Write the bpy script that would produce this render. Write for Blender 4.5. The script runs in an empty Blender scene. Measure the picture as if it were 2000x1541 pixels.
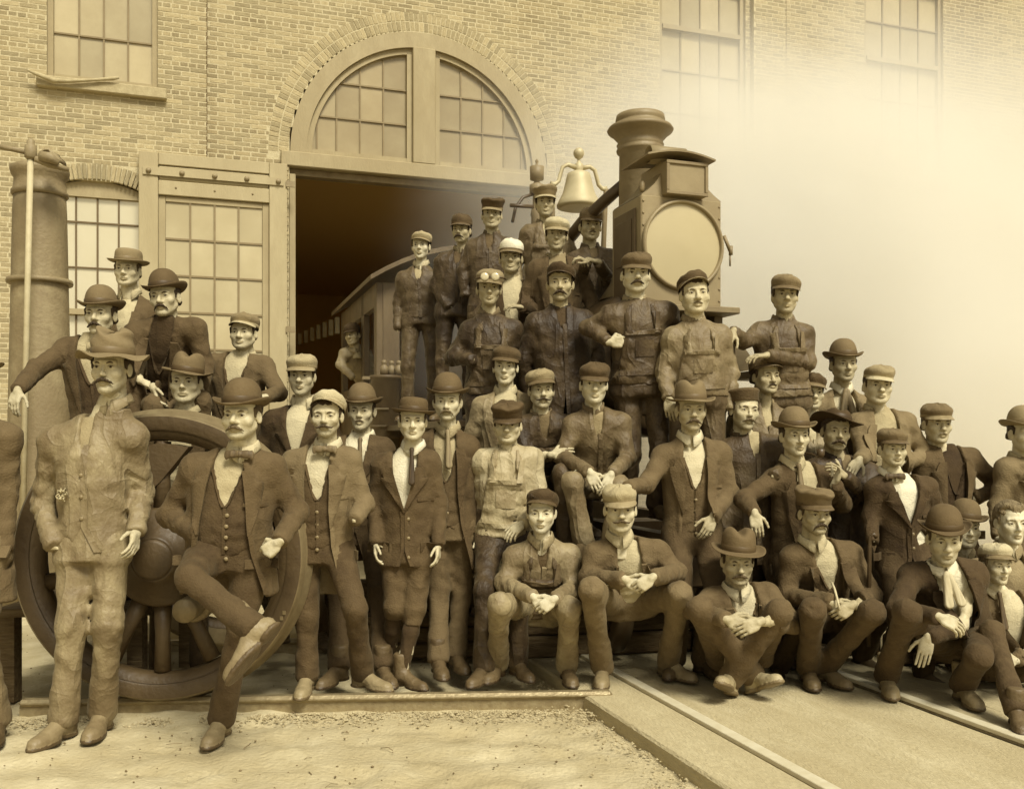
import bpy, bmesh, math, random
import numpy as np
from mathutils import Vector, Matrix

S = bpy.context.scene
COL = S.collection
rad = math.radians
# ---------------------------------------------------------------- camera
FPX, HCAM, YH = 1842.0, 1.38, 865.0      # focal length in photo pixels, eye height, horizon row
cam_d = bpy.data.cameras.new('camera')
cam_d.sensor_width = 36.0
cam_d.lens = 36.0 * FPX / 2000.0
cam_d.shift_y = (YH - 770.5) / 2000.0
cam_d.clip_start = 0.05
cam_d.clip_end = 500
cam = bpy.data.objects.new('camera', cam_d)
cam.location = (0, 0, HCAM)
cam.rotation_euler = (rad(90), 0, 0)
COL.objects.link(cam)
S.camera = cam
# ---------------------------------------------------------------- sky, sun, exposure
SUN_EL, SUN_AZ = 50.0, 152.0             # azimuth clockwise from +Y (behind the camera, to its right)
w = bpy.data.worlds.new('World'); S.world = w; w.use_nodes = True
nt = w.node_tree
sky = nt.nodes.new('ShaderNodeTexSky'); sky.sky_type = 'NISHITA'; sky.sun_disc = False
sky.sun_elevation = rad(SUN_EL); sky.sun_rotation = rad(SUN_AZ)
sky.air_density = 1.0; sky.dust_density = 4.0
bw = nt.nodes.new('ShaderNodeRGBToBW')
tint = nt.nodes.new('ShaderNodeMix'); tint.data_type = 'RGBA'; tint.blend_type = 'MULTIPLY'
tint.inputs[0].default_value = 1.0
LT = (1.0, 0.945, 0.79)                   # every light of the print is this warm white
tint.inputs[7].default_value = LT + (1,)
nt.links.new(sky.outputs[0], bw.inputs[0]); nt.links.new(bw.outputs[0], tint.inputs[6])
bg = nt.nodes['Background']
nt.links.new(tint.outputs[2], bg.inputs[0]); bg.inputs[1].default_value = 0.080
sl = bpy.data.lights.new('sun', 'SUN'); sl.energy = 2.6; sl.angle = rad(18); sl.color = LT
so = bpy.data.objects.new('sun', sl); COL.objects.link(so)
sd = Vector((math.sin(rad(SUN_AZ)) * math.cos(rad(SUN_EL)), math.cos(rad(SUN_AZ)) * math.cos(rad(SUN_EL)), math.sin(rad(SUN_EL))))
so.rotation_euler = (-sd).to_track_quat('-Z', 'Y').to_euler(); so.location = (6, -8, 12)
S.view_settings.view_transform = 'Standard'; S.view_settings.look = 'None'
S.view_settings.exposure = 0.56; S.view_settings.gamma = 1.0
S.view_settings.use_curve_mapping = False
S.render.engine = 'CYCLES'
S.cycles.max_bounces = 8; S.cycles.volume_bounces = 6; S.cycles.diffuse_bounces = 4
S.cycles.use_denoising = True

def at(x, y, Y):
    """the point seen at photo pixel (x, y) at depth Y"""
    return np.array([(x - 1000.0) / FPX * Y, Y, HCAM + (YH - y) / FPX * Y])

# ---------------------------------------------------------------- materials (a sepia print: every tone on one brown scale)
_T = [(0, (34, 21, 8)), (.1, (59, 43, 22)), (.2, (82, 64, 37)), (.3, (104, 85, 53)), (.4, (126, 107, 71)), (.5, (148, 129, 88)),
      (.6, (170, 152, 108)), (.7, (191, 174, 127)), (.8, (210, 194, 149)), (.9, (226, 213, 172)), (1.0, (239, 230, 197))]
def _lin(c):
    c /= 255.0
    return c / 12.92 if c <= .04045 else ((c + .055) / 1.055) ** 2.4
def tone(v):
    v = min(max(v, 0), 1)
    for (a, ca), (b, cb) in zip(_T, _T[1:]):
        if v <= b:
            f = (v - a) / (b - a)
            return tuple(min(_lin(p + (q - p) * f) / t * .97, .93) for p, q, t in zip(ca, cb, LT)) + (1,)
    return tuple(min(_lin(p) / t * .97, .93) for p, t in zip(_T[-1][1], LT)) + (1,)
_M = {}
def mat(name, v, rough=.8, vary=.06, scale=9.0, bump=.0, bscale=60.0, stretch=(1, 1, 1), dirt=0.0, metal=0.0, spec=.3, objrand=0.0, attr=False, dscale=2.5, crease=0.0, csc=1.0, sheen=0.0):
    key = (name, round(v, 3))
    if key in _M: return _M[key]
    m = bpy.data.materials.new(name); m.use_nodes = True
    n, l = m.node_tree.nodes, m.node_tree.links
    p = n['Principled BSDF']
    p.inputs['Roughness'].default_value = rough; p.inputs['Metallic'].default_value = metal
    p.inputs['Specular IOR Level'].default_value = spec
    if sheen: p.inputs['Sheen Weight'].default_value = sheen; p.inputs['Sheen Roughness'].default_value = .5; p.inputs['Sheen Tint'].default_value = tone(.75)
    tc = n.new('ShaderNodeTexCoord'); mp = n.new('ShaderNodeMapping'); mp.inputs['Scale'].default_value = stretch
    l.new(tc.outputs['Object'], mp.inputs['Vector'])
    oi = n.new('ShaderNodeObjectInfo')
    add = n.new('ShaderNodeVectorMath'); add.operation = 'ADD'
    mul = n.new('ShaderNodeVectorMath'); mul.operation = 'SCALE'; mul.inputs['Scale'].default_value = 37.0
    cmb = n.new('ShaderNodeCombineXYZ')
    for k in range(3): l.new(oi.outputs['Random'], cmb.inputs[k])
    l.new(cmb.outputs[0], mul.inputs[0]); l.new(mp.outputs[0], add.inputs[0]); l.new(mul.outputs[0], add.inputs[1])
    nz = n.new('ShaderNodeTexNoise'); nz.inputs['Scale'].default_value = scale; nz.inputs['Detail'].default_value = 5; nz.inputs['Roughness'].default_value = .62
    l.new(add.outputs[0], nz.inputs['Vector'])
    rp = n.new('ShaderNodeValToRGB')
    rp.color_ramp.elements[0].position = .3; rp.color_ramp.elements[1].position = .7
    rp.color_ramp.elements[0].color = tone(v - vary); rp.color_ramp.elements[1].color = tone(v + vary)
    l.new(nz.outputs[0], rp.inputs[0]); colr = rp.outputs[0]
    if dirt:
        n2 = n.new('ShaderNodeTexNoise'); n2.inputs['Scale'].default_value = dscale; n2.inputs['Detail'].default_value = 4; n2.inputs['Distortion'].default_value = .2
        l.new(add.outputs[0], n2.inputs['Vector'])
        r2 = n.new('ShaderNodeMapRange'); r2.inputs[1].default_value = .36; r2.inputs[2].default_value = .72
        l.new(n2.outputs[0], r2.inputs[0])
        mx = n.new('ShaderNodeMix'); mx.data_type = 'RGBA'; l.new(r2.outputs[0], mx.inputs[0]); l.new(colr, mx.inputs[6])
        mx.inputs[7].default_value = tone(v - dirt); colr = mx.outputs[2]
    if objrand or attr:
        hv = n.new('ShaderNodeHueSaturation'); mr = n.new('ShaderNodeMapRange')
        if attr:
            at_ = n.new('ShaderNodeAttribute'); at_.attribute_name = 'tone'; l.new(at_.outputs['Fac'], mr.inputs[0])
        else:
            l.new(oi.outputs['Random'], mr.inputs[0])
        q = objrand or .3
        mr.inputs[3].default_value = 1 - q; mr.inputs[4].default_value = 1 + q
        l.new(mr.outputs[0], hv.inputs['Value']); l.new(colr, hv.inputs['Color']); colr = hv.outputs[0]
    l.new(colr, p.inputs['Base Color'])
    if bump:
        nb = n.new('ShaderNodeTexNoise'); nb.inputs['Scale'].default_value = bscale; nb.inputs['Detail'].default_value = 4
        l.new(add.outputs[0], nb.inputs['Vector'])
        bp = n.new('ShaderNodeBump'); bp.inputs['Strength'].default_value = bump; bp.inputs['Distance'].default_value = .02
        l.new(nb.outputs[0], bp.inputs['Height']); l.new(bp.outputs[0], p.inputs['Normal'])
        if crease:
            prev = None
            for cs, cd, sx in ((6.5, .030, (1.5, 1.5, .55)), (9.0, .016, (.8, .8, 1.25))):
                cm = n.new('ShaderNodeMapping'); cm.inputs['Scale'].default_value = sx; cm.inputs['Rotation'].default_value = (.3, .5, .2)
                l.new(add.outputs[0], cm.inputs[0])
                cn = n.new('ShaderNodeTexNoise'); cn.inputs['Scale'].default_value = cs * csc; cn.inputs['Detail'].default_value = .6; cn.inputs['Distortion'].default_value = .7
                l.new(cm.outputs[0], cn.inputs['Vector'])
                m1 = n.new('ShaderNodeMath'); m1.operation = 'SUBTRACT'; m1.inputs[1].default_value = .5; l.new(cn.outputs[0], m1.inputs[0])
                m2 = n.new('ShaderNodeMath'); m2.operation = 'ABSOLUTE'; l.new(m1.outputs[0], m2.inputs[0])
                m3 = n.new('ShaderNodeMath'); m3.operation = 'POWER'; m3.inputs[1].default_value = .6; l.new(m2.outputs[0], m3.inputs[0])
                b3 = n.new('ShaderNodeBump'); b3.inputs['Strength'].default_value = crease; b3.inputs['Distance'].default_value = cd; b3.invert = True
                l.new(m3.outputs[0], b3.inputs['Height'])
                if prev is not None: l.new(prev.outputs[0], b3.inputs['Normal'])
                prev = b3
            l.new(prev.outputs[0], bp.inputs['Normal'])
    _M[key] = m
    return m
def cloth(v, dirty=False):
    v = v if v > .55 else v * (.65 + .35 * (v / .55) ** 2)        # dark wools sit low on the print's scale
    if dirty: return mat('work_cloth', v, rough=.56, vary=.09, scale=15, bump=.3, bscale=80, dirt=.14, spec=.38, dscale=4.5, crease=.62, csc=.95, sheen=.12, stretch=(1, 1, .7))
    return mat('wool_cloth', v, rough=.85, vary=.055, scale=16, bump=.3, bscale=110, spec=.25, crease=.5, csc=.6, sheen=.10, dirt=-.07, dscale=3.5)
def felt(v): return mat('hat_felt', v, rough=.85, vary=.02, scale=20, bump=.15, bscale=90, spec=.25)
def skin(v=.80): return mat('skin', v - .06, rough=.58, vary=.06, scale=30, bump=.2, bscale=70, spec=.3, attr=True, objrand=.5)
def hairm(v=.16): return mat('hair_strands', v, rough=.6, vary=.06, scale=70, bump=.8, bscale=150, stretch=(1, 1, .25), spec=.4)
def leather(v): return mat('boot_leather', v, rough=.5, vary=.05, scale=16, bump=.35, bscale=40, spec=.4, dirt=-.12)
M_EYEW = mat('eye_white', .42, rough=.3, vary=.0); M_IRIS = mat('iris', .12, rough=.2, vary=.0, spec=.5)
M_LIP = mat('lips', .60, rough=.5, vary=.02); M_BROW = hairm(.2)

# ---------------------------------------------------------------- mesh helpers
def nrm(a):
    a = np.asarray(a, float); return a / (np.linalg.norm(a) + 1e-9)
def mesh(name, v, f, mats=(), fm=None, smooth=True):
    me = bpy.data.meshes.new(name)
    v = np.asarray(v, dtype=np.float32).reshape(-1, 3)
    if isinstance(f, np.ndarray) and f.ndim == 2 and len(f):
        k = f.shape[1]
        me.vertices.add(len(v)); me.vertices.foreach_set('co', v.ravel())
        me.loops.add(f.size); me.loops.foreach_set('vertex_index', f.ravel().astype(np.int32))
        me.polygons.add(len(f)); me.polygons.foreach_set('loop_start', np.arange(0, f.size, k, dtype=np.int32))
        me.polygons.foreach_set('loop_total', np.full(len(f), k, dtype=np.int32))
        me.update(calc_edges=True)
    else:
        me.from_pydata(v.tolist(), [], [list(map(int, q)) for q in f])
    for m in mats: me.materials.append(m)
    if fm is not None: me.polygons.foreach_set('material_index', np.asarray(fm, dtype=np.int32))
    me.polygons.foreach_set('use_smooth', np.full(len(me.polygons), smooth))
    me.update()
    return me
def obj(name, me, parent=None, loc=None, M=None):
    o = bpy.data.objects.new(name, me); COL.objects.link(o)
    if parent is not None: o.parent = parent
    if M is not None: o.matrix_basis = M
    elif loc is not None: o.location = loc
    return o
def tag(o, label=None, cat=None, group=None, kind=None):
    for k, v in (('label', label), ('category', cat), ('group', group), ('kind', kind)):
        if v: o[k] = v
    return o
def empty(name, loc=(0, 0, 0), rz=0.0, parent=None):
    o = bpy.data.objects.new(name, None); COL.objects.link(o); o.empty_display_size = .1
    o.location = loc; o.rotation_euler = (0, 0, rz)
    if parent is not None: o.parent = parent
    return o
class MB:
    """collects boxes, lathes and tubes; build() links them as ONE mesh object"""
    def __init__(s): s.v = []; s.f = []; s.sm = []
    def add(s, v, f, smooth=False):
        b = len(s.v); s.v += [tuple(map(float, p)) for p in v]; s.f += [[b + i for i in q] for q in f]; s.sm += [smooth] * len(f); return s
    def box(s, x0, x1, y0, y1, z0, z1, bev=0.0):
        if bev <= 0:
            v = [(x, y, z) for x in (x0, x1) for y in (y0, y1) for z in (z0, z1)]
            return s.add(v, [(0, 1, 3, 2), (4, 6, 7, 5), (0, 4, 5, 1), (2, 3, 7, 6), (0, 2, 6, 4), (1, 5, 7, 3)])
        bm = bmesh.new(); bmesh.ops.create_cube(bm, size=1)
        for q in bm.verts: q.co = ((x0 + x1) / 2 + q.co.x * (x1 - x0), (y0 + y1) / 2 + q.co.y * (y1 - y0), (z0 + z1) / 2 + q.co.z * (z1 - z0))
        bmesh.ops.bevel(bm, geom=bm.edges[:], offset=bev, segments=1, affect='EDGES')
        bm.verts.index_update()
        s.add([q.co[:] for q in bm.verts], [[q.index for q in f.verts] for f in bm.faces]); bm.free(); return s
    def lathe(s, prof, c=(0, 0, 0), n=32, axis='z', smooth=True, cap=True):
        v = []; f = []
        for r, z in prof:
            for i in range(n):
                a = 2 * math.pi * i / n; p = (r * math.cos(a), r * math.sin(a), z)
                if axis == 'y': p = (p[0], p[2], p[1])
                elif axis == 'x': p = (p[2], p[0], p[1])
                v.append((p[0] + c[0], p[1] + c[1], p[2] + c[2]))
        for j in range(len(prof) - 1):
            for i in range(n):
                q = (j * n + i, j * n + (i + 1) % n, (j + 1) * n + (i + 1) % n, (j + 1) * n + i)
                f.append(q if axis != 'y' else q[::-1])
        s.add(v, f, smooth)
        if cap:
            k = len(s.v) - len(v)
            for j in (0, len(prof) - 1):
                if prof[j][0] > 1e-4:
                    s.f.append([k + j * n + i for i in range(n)]); s.sm.append(False)
        return s
    def tube(s, pts, r, n=10, smooth=True):
        pts = [np.array(p, float) for p in pts]; rs = r if isinstance(r, (list, tuple)) else [r] * len(pts)
        v = []; f = []; up = np.array([.13, .31, .94])
        for i, p in enumerate(pts):
            t = pts[min(i + 1, len(pts) - 1)] - pts[max(i - 1, 0)]; t /= np.linalg.norm(t) + 1e-9
            a = np.cross(t, up); a /= np.linalg.norm(a) + 1e-9; b = np.cross(t, a)
            for k in range(n):
                th = 2 * math.pi * k / n; v.append(p + rs[i] * (a * math.cos(th) + b * math.sin(th)))
        for j in range(len(pts) - 1):
            for k in range(n): f.append((j * n + k, j * n + (k + 1) % n, (j + 1) * n + (k + 1) % n, (j + 1) * n + k))
        f += [tuple(range(n - 1, -1, -1)), tuple((len(pts) - 1) * n + k for k in range(n))]
        return s.add(v, f, smooth)
    def prism(s, poly, y0, y1):
        """polygon in x-z extruded along y"""
        n = len(poly); v = [(x, y0, z) for x, z in poly] + [(x, y1, z) for x, z in poly]
        return s.add(v, [tuple(range(n)), tuple(range(2 * n - 1, n - 1, -1))] + [(i, i + n, (i + 1) % n + n, (i + 1) % n) for i in range(n)])
    def mesh(s, name, m):
        me = bpy.data.meshes.new(name); me.from_pydata(s.v, [], s.f); me.materials.append(m)
        me.polygons.foreach_set('use_smooth', s.sm); me.update()
        bm = bmesh.new(); bm.from_mesh(me); bmesh.ops.recalc_face_normals(bm, faces=bm.faces[:]); bm.to_mesh(me); bm.free()
        return me
    def build(s, name, m, parent=None, loc=None): return obj(name, s.mesh(name, m), parent, loc)
# ================================================================ the place: yard, deck, engine house
ROT = math.atan2(.3176, .948)                     # the wall and the engine stand at this angle to the camera
D0 = 13.5                                         # depth of the doorway's middle
WX0 = -.0934 * D0
HZ = (HCAM)
def wt(px, y=0.0):
    """wall coordinate t of photo column px on the plane y behind the wall face"""
    k = (px - 1000) / FPX
    X0, Y0 = WX0 - .3176 * y, D0 + .948 * y
    return (k * Y0 - X0) / (.948 - .3176 * k)
def wz(px, py, y=0.0):
    t = wt(px, y); Y = D0 + .3176 * t + .948 * y
    return HCAM + (YH - py) / FPX * Y
M_DIRT = mat('yard_dirt', .72, rough=1.0, vary=.07, scale=7.0, bump=.5, bscale=45, dirt=.12, dscale=1.5, spec=.03)
M_GRIT = mat('grit', .60, rough=.9, vary=.12, scale=30)
M_PLANK = mat('deck_plank', .68, rough=.9, vary=.04, scale=9, bump=.5, bscale=30, stretch=(3, .9, 3), dirt=.05, objrand=.03, dscale=1.6)
M_TIMBER = mat('old_timber', .26, rough=.9, vary=.08, scale=9, bump=.6, bscale=25, stretch=(.7, 5, 5), objrand=.15)
M_RAIL = mat('rail_steel', .52, rough=.42, vary=.07, scale=24, bump=.2, bscale=60, metal=.35, spec=.5)
M_RAILW = mat('worn_rail_head', .84, rough=.35, vary=.05, scale=14, bump=.1, spec=.5)
M_BRICK = mat('brick_face', .60, rough=.92, vary=.05, scale=26, bump=.4, bscale=70, attr=True, objrand=.20, dirt=.11, dscale=.8, stretch=(1, 1, .3))
M_BRICKP = mat('loose_brick', .59, rough=.92, vary=.05, scale=2.6, bump=.4, bscale=7, objrand=.22)
M_MORTAR = mat('lime_mortar', .72, rough=.95, vary=.05, scale=30, bump=.4, bscale=80)
M_PAINT = mat('frame_paint', .58, rough=.6, vary=.035, scale=8, bump=.18, bscale=40, stretch=(1, 1, .4), dirt=.05, dscale=1.6)
M_PAINTL = mat('door_paint', .64, rough=.6, vary=.035, scale=7, bump=.18, bscale=40, stretch=(1, 1, .3), dirt=.06, dscale=1.4)
M_SILL = mat('sill_stone', .62, rough=.8, vary=.05, scale=12, bump=.3)
M_MUNT = mat('sash_paint', .45, rough=.6, vary=.03)
M_GLASSF = mat('fanlight_glass', .55, rough=.3, vary=.05, scale=2, spec=.5, objrand=.16, dirt=.06, dscale=1.5)
M_GLASSD = mat('door_glass', .68, rough=.3, vary=.04, scale=2, spec=.5, objrand=.08, dirt=.05, dscale=1.5)
M_GLASS = mat('dusty_sky_glass', .61, rough=.28, vary=.03, scale=3, spec=.6, objrand=.15)  # reflected sky painted into the pale, dusty pane colour
M_GLASSB = mat('bright_sky_glass', .84, rough=.15, vary=.02, scale=2, spec=.9, metal=.3, objrand=.05)  # brighter panes: the sky's reflection is put into the base colour
M_HALL = mat('sooty_wall', .62, rough=.9, vary=.03, scale=2)
M_RED = bpy.data.materials.new('red_oxide_paint'); M_RED.use_nodes = True; M_RED.node_tree.nodes['Principled BSDF'].inputs['Base Color'].default_value = (.62, .40, .13, 1); M_RED.node_tree.nodes['Principled BSDF'].inputs['Roughness'].default_value = .9
M_IRON = mat('cast_iron', .50, rough=.6, vary=.07, scale=8, bump=.25, bscale=40, dirt=.08, dscale=2, spec=.4)

# ---- ground: one sheet to the horizon with the building pit left alone
gx = np.concatenate([[-160, -60, -25, -12], np.linspace(-5, 5, 190), [9, 25, 60, 160]]); gy = np.concatenate([[-60, -15, 0], np.linspace(2.2, 6.2, 110), np.linspace(6.5, 12, 18), [20, 45, 120]])
rs = np.random.RandomState(4)
XX, YY = np.meshgrid(gx, gy)
ZZ = .010 * np.sin(XX * 1.7 + YY * .9) + .006 * np.sin(XX * 4.1 - YY * 3.3)
for q in range(26):                                   # scuffs and small heaps, no two alike
    kx, ky, ph_ = rs.uniform(-28, 28), rs.uniform(-28, 28), rs.uniform(0, 6.3); ZZ += .0016 * np.sin(kx * XX + ky * YY + ph_ + 1.5 * np.sin(2.1 * XX + q))
for q in range(120):                                  # footprints pressed into the dirt
    cx, cy, ca = rs.uniform(-3, 1.2), rs.uniform(2.6, 4.9), rs.uniform(0, 6.3); u_ = (XX - cx) * math.cos(ca) + (YY - cy) * math.sin(ca); v_ = -(XX - cx) * math.sin(ca) + (YY - cy) * math.cos(ca)
    k_ = (u_ / .13) ** 2 + (v_ / .05) ** 2; ZZ += -.009 * np.exp(-k_ ** 2) + .005 * np.exp(-(np.sqrt(k_) - 1.35) ** 2 * 8)
ZZ *= (np.abs(XX) < 6) * (YY > 2.2) * (YY < 12)
V = np.stack([XX, YY, ZZ - .014], -1).reshape(-1, 3)
W_ = len(gx); Fq = [(j * W_ + i, j * W_ + i + 1, (j + 1) * W_ + i + 1, (j + 1) * W_ + i) for j in range(len(gy) - 1) for i in range(W_ - 1)]
tag(obj('ground', mesh('ground', V, Fq, [M_DIRT])), kind='structure')

def plane_pt(x, y, z):
    Y = (HCAM - z) * FPX / (y - YH); return np.array([(x - 1000) / FPX * Y, Y, z])
LV = np.array([-.3176, .948, 0]); RV = np.array([.948, .3176, 0])
TR0 = plane_pt(1205, 1315, DECK_Z := .06)          # a point on the left rail
def track(lat, al, z=0.0): return TR0 * (1, 1, 0) + RV * lat + LV * al + np.array([0, 0, z])
GAUGE = 1.20
def strip(name, lat0, lat1, a0, a1, z0, z1, m, parent=None, bev=.006):
    o = MB().box(lat0, lat1, a0, a1, z0, z1, bev).build(name, m, parent)
    if parent is None: o.location = TR0 * (1, 1, 0); o.rotation_euler = (0, 0, ROT)
    return o
# ---- the boarded track: rails set flush in planking
deck = empty('plank_deck', TR0 * (1, 1, 0), ROT); tag(deck, kind='structure')
rg = random.Random(2)
strip('plank', -.355, -.031, -7, 1.05, -.06, .058, M_PLANK, deck, .012)
M_PACK = mat('packed_dirt', .71, rough=.97, vary=.05, scale=9, bump=.5, bscale=50, stretch=(2.2, .7, 1), dirt=.10, dscale=1.3, spec=.03)
ax_, ay_ = np.linspace(.040, GAUGE - .040, 40), np.linspace(-7, 7.2, 230); X2, Y2 = np.meshgrid(ax_, ay_)
Z2 = .050 - .010 * np.exp(-((X2 - .04) / .05) ** 2) - .012 * np.exp(-((GAUGE - .04 - X2) / .06) ** 2)
for q in range(16):
    kx, ky, ph_ = rs.uniform(-22, 22), rs.uniform(-9, 9), rs.uniform(0, 6.3); Z2 += .0016 * np.sin(kx * X2 + ky * Y2 + ph_)
for q in range(5): Z2 -= .004 * np.exp(-((X2 - (.25 + .2 * q) - .006 * np.sin(Y2 * 1.3 + q)) / .006) ** 2) * (.4 + .6 * np.sin(Y2 * .8 + 2 * q) ** 2)   # board joints showing through
W2 = len(ax_); obj('packed_dirt', mesh('packed_dirt', np.stack([X2, Y2, Z2], -1).reshape(-1, 3), np.array([(j * W2 + i, j * W2 + i + 1, (j + 1) * W2 + i + 1, (j + 1) * W2 + i) for j in range(len(ay_) - 1) for i in range(W2 - 1)]), [M_PACK]), deck)
for k in range(3): strip('plank', GAUGE + .06 + .235 * k, GAUGE + .288 + .235 * k, -7, 5 + .2 * k, -.05, .054 - .003 * k, M_PLANK, deck, .006)
for lat in (0.0, GAUGE):
    r_ = empty('track_rail', track(lat, 0), ROT); tag(r_, ('pale worn rail along the thick plank at the left of the boarded track' if lat == 0 else 'rail in the boarded track passing under the crouching bowler man'), 'rail', 'rails of the boarded track')
    MB().box(-.028, .032, -7.5, 26, -.02, .050, .006).build('rail_web', M_RAIL, r_)
    MB().box(-.027, .034, -7.5, 26, .050, .072, .003).build('rail_head', M_RAILW, r_)

# ---- the short storage track under the wheel set, running across the picture
A_, B_ = plane_pt(40, 1394, .0), plane_pt(1195, 1376, .0)
dv = nrm(B_ - A_); ang = math.atan2(dv[1], dv[0]); Ls = float(np.linalg.norm((B_ - A_)[:2]))
def srail(org, L, lab):
    e_ = empty('yard_rail', org * (1, 1, 0), ang); tag(e_, lab, 'rail', 'rails the spare wheel set stands on')
    MB().box(0, L, -.012, .012, -.04, .042).build('rail_web', M_RAIL, e_)
    MB().box(0, L, -.034, .034, .042, .077, .014).build('rail_head', M_RAIL, e_)
srail(A_, Ls, 'loose rail lying on the dirt in front of the spare driving wheels')
srail(A_ + np.array([-dv[1], dv[0], 0]) * 1.42 - dv * .3, Ls + .2, 'rail behind the big spoked wheel, seen through its spokes')

# ---- grit along the rail and litter on the yard (stuff)
def pebbles(name, pts, smin_, smax_, m):
    mb = MB(); r = random.Random(9)
    for p in pts:
        s_ = r.uniform(smin_, smax_); v = []
        for q in range(6):
            d_ = [(1, 0, 0), (-1, 0, 0), (0, 1, 0), (0, -1, 0), (0, 0, 1), (0, 0, -1)][q]; v.append([p[i] + d_[i] * s_ * r.uniform(.6, 1.3) * (.7 if i == 2 else 1) for i in range(3)])
        mb.add(v, [(0, 2, 4), (2, 1, 4), (1, 3, 4), (3, 0, 4), (2, 0, 5), (1, 2, 5), (3, 1, 5), (0, 3, 5)])
    tag(mb.build(name, m), kind='stuff')
r = random.Random(11); pts = []
for k in range(2200):
    t = r.random(); off = -abs(r.gauss(0, .10)) - .06; p = A_ + dv * (t * Ls * 1.0) + np.array([-dv[1], dv[0], 0]) * off; pts.append((p[0], p[1], -.002))
for k in range(900):
    a = r.uniform(-4.5, .9); p = track(-.38 - abs(r.gauss(0, .09)), a); pts.append((p[0], p[1], .003))
pebbles('gravel', pts, .003, .010, M_GRIT)
pts = [(r.uniform(-2.2, 1.0), r.uniform(3.2, 4.7), .0) for k in range(230)] + [(r.uniform(-4, 3), r.uniform(4.8, 7), .0) for k in range(300)]
pebbles('dirt', pts, .003, .008, mat('dark_grit', .36, rough=.9, vary=.1, scale=40))
mb = MB()
for k in range(26):
    x, y, a, L = r.uniform(-2.0, .9), r.uniform(3.1, 4.6), r.uniform(0, 6.3), r.uniform(.02, .07)
    mb.tube([(x, y, .004), (x + L * .5 * math.cos(a), y + L * .5 * math.sin(a), .010), (x + L * math.cos(a + .3), y + L * math.sin(a + .3), .004)], r.uniform(.001, .0025), 5)
tag(mb.build('litter', mat('chips', .40, rough=.9, vary=.1)), kind='stuff')

# ---- the engine house
house = empty('engine_house', (WX0, D0, 0), ROT)
tag(house, 'brick engine house with a big arched doorway and multi paned windows', 'building')
TL = wt(404); TP0, TP1 = wt(1466), wt(1529)        # the left bay and the right pilaster stand proud
HW, SPR = 1.88, 5.36                               # half width and spring line of the arched doorway
win = [('upper', wt(94), wt(309), 5.97, 9.2, -.11), ('upper', wt(1288), wt(1456), 5.97, 9.2, 0), ('upper', wt(1688), wt(1842), 5.97, 9.2, 0)]
gw = (wt(92, -.1), wt(284, -.1), 1.3, 4.62)
T0, T1, ZT = -7.6, 15.0, 10.0
wall = empty('brick_wall', (0, 0, 0), 0, house)
def holes(y):
    h = [(a, b, z0, z1) for _, a, b, z0, z1, yy in win if (yy < -.05) == (y < -.05)]
    if y < -.05: h.append((gw[0], gw[1], gw[2], gw[3] + .10))
    return h
def backing():
    mb = MB()
    for (a, b, y) in ((T0, TL, -.11), (TL, TP0, 0), (TP0, TP1, -.09), (TP1, T1, 0)):
        hs = [h for h in holes(y) if h[0] >= a - .01 and h[1] <= b + .01]
        ts = sorted({a, b} | {q for h in hs for q in h[:2]})
        if a < 0 < b: ts = sorted(set(ts) | set(np.linspace(-HW, HW, 61).tolist()))
        for t0, t1 in zip(ts, ts[1:]):
            tm = (t0 + t1) / 2
            segs = [(-.05, ZT)]
            for h in hs:
                if h[0] < tm < h[1]:
                    segs = [s_ for (z0, z1) in segs for s_ in ((z0, min(z1, h[2])), (max(z0, h[3]), z1)) if s_[1] > s_[0]]
            if abs(tm) < HW and a < 0 < b: segs = [(SPR + math.sqrt(max(HW * HW - tm * tm, 0)), ZT)]
            for z0, z1 in segs: mb.box(t0, t1, y, .32, z0, z1)
    return mb
backing().build('wall_core', M_MORTAR, wall)
CH, BL, J_ = .0625, .212, .0135
bricks = []
def clear(t0, t1, z, y):
    """the stretch of a brick that is not over an opening"""
    for a, b, z0, z1 in holes(y):
        if z0 - .02 < z < z1 + .02:
            if t0 >= a - .01 and t1 <= b + .01: return None
            if t0 < a < t1: t1 = a
            elif t0 < b < t1: t0 = b
    if abs((t0 + t1) / 2) < 2.3:
        if z > SPR - .12:
            rr = 2.165; q = rr * rr - (z - SPR) ** 2
            if q > 0:
                q = math.sqrt(q)
                if t0 > -q and t1 < q: return None
                if t0 < -q < t1: t1 = -q
                elif t0 < q < t1: t0 = q
        else:
            q = HW + .06
            if t0 > -q and t1 < q: return None
            if t0 < -q < t1: t1 = -q
            elif t0 < q < t1: t0 = q
    if y < -.05 and gw[0] - .1 < (t0 + t1) / 2 < gw[1] + .1 and gw[3] - .02 < z < gw[3] + .33: return None
    return (t0, t1) if t1 - t0 > .03 else None
r = random.Random(21)
for (a, b, y, zlo) in ((-7.55, TL, -.11, .0), (TL, TP0, 0, .0), (TP0, TP1, -.09, .0), (TP1, 14.9, 0, .0)):
    row = 0; z = zlo
    while z < 9.6:
        hdr = row % 6 == 5; L = BL / 2 if hdr else BL
        t = a - (row % 2) * L / 2 - L * .3
        while t < b:
            q = clear(max(t, a), min(t + L - J_, b), z + CH / 2, y)
            if q: bricks.append((q[0], q[1], z, y))
            t += L
        z += CH; row += 1
def scr(t, y, z):
    X = WX0 + .948 * t - .3176 * y; Y = D0 + .3176 * t + .948 * y; return 1000 + FPX * X / Y, YH - FPX * (z - HCAM) / Y, Y
def vis(q):
    px, py, Y = scr((q[0] + q[1]) / 2, q[3], q[2]); return 5 < px < 1990 and 0 < py < 300 and q[1] - q[0] > .15 and not (270 < px < 560 and py > 296) and not (px < 140 and py > 270)
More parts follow.
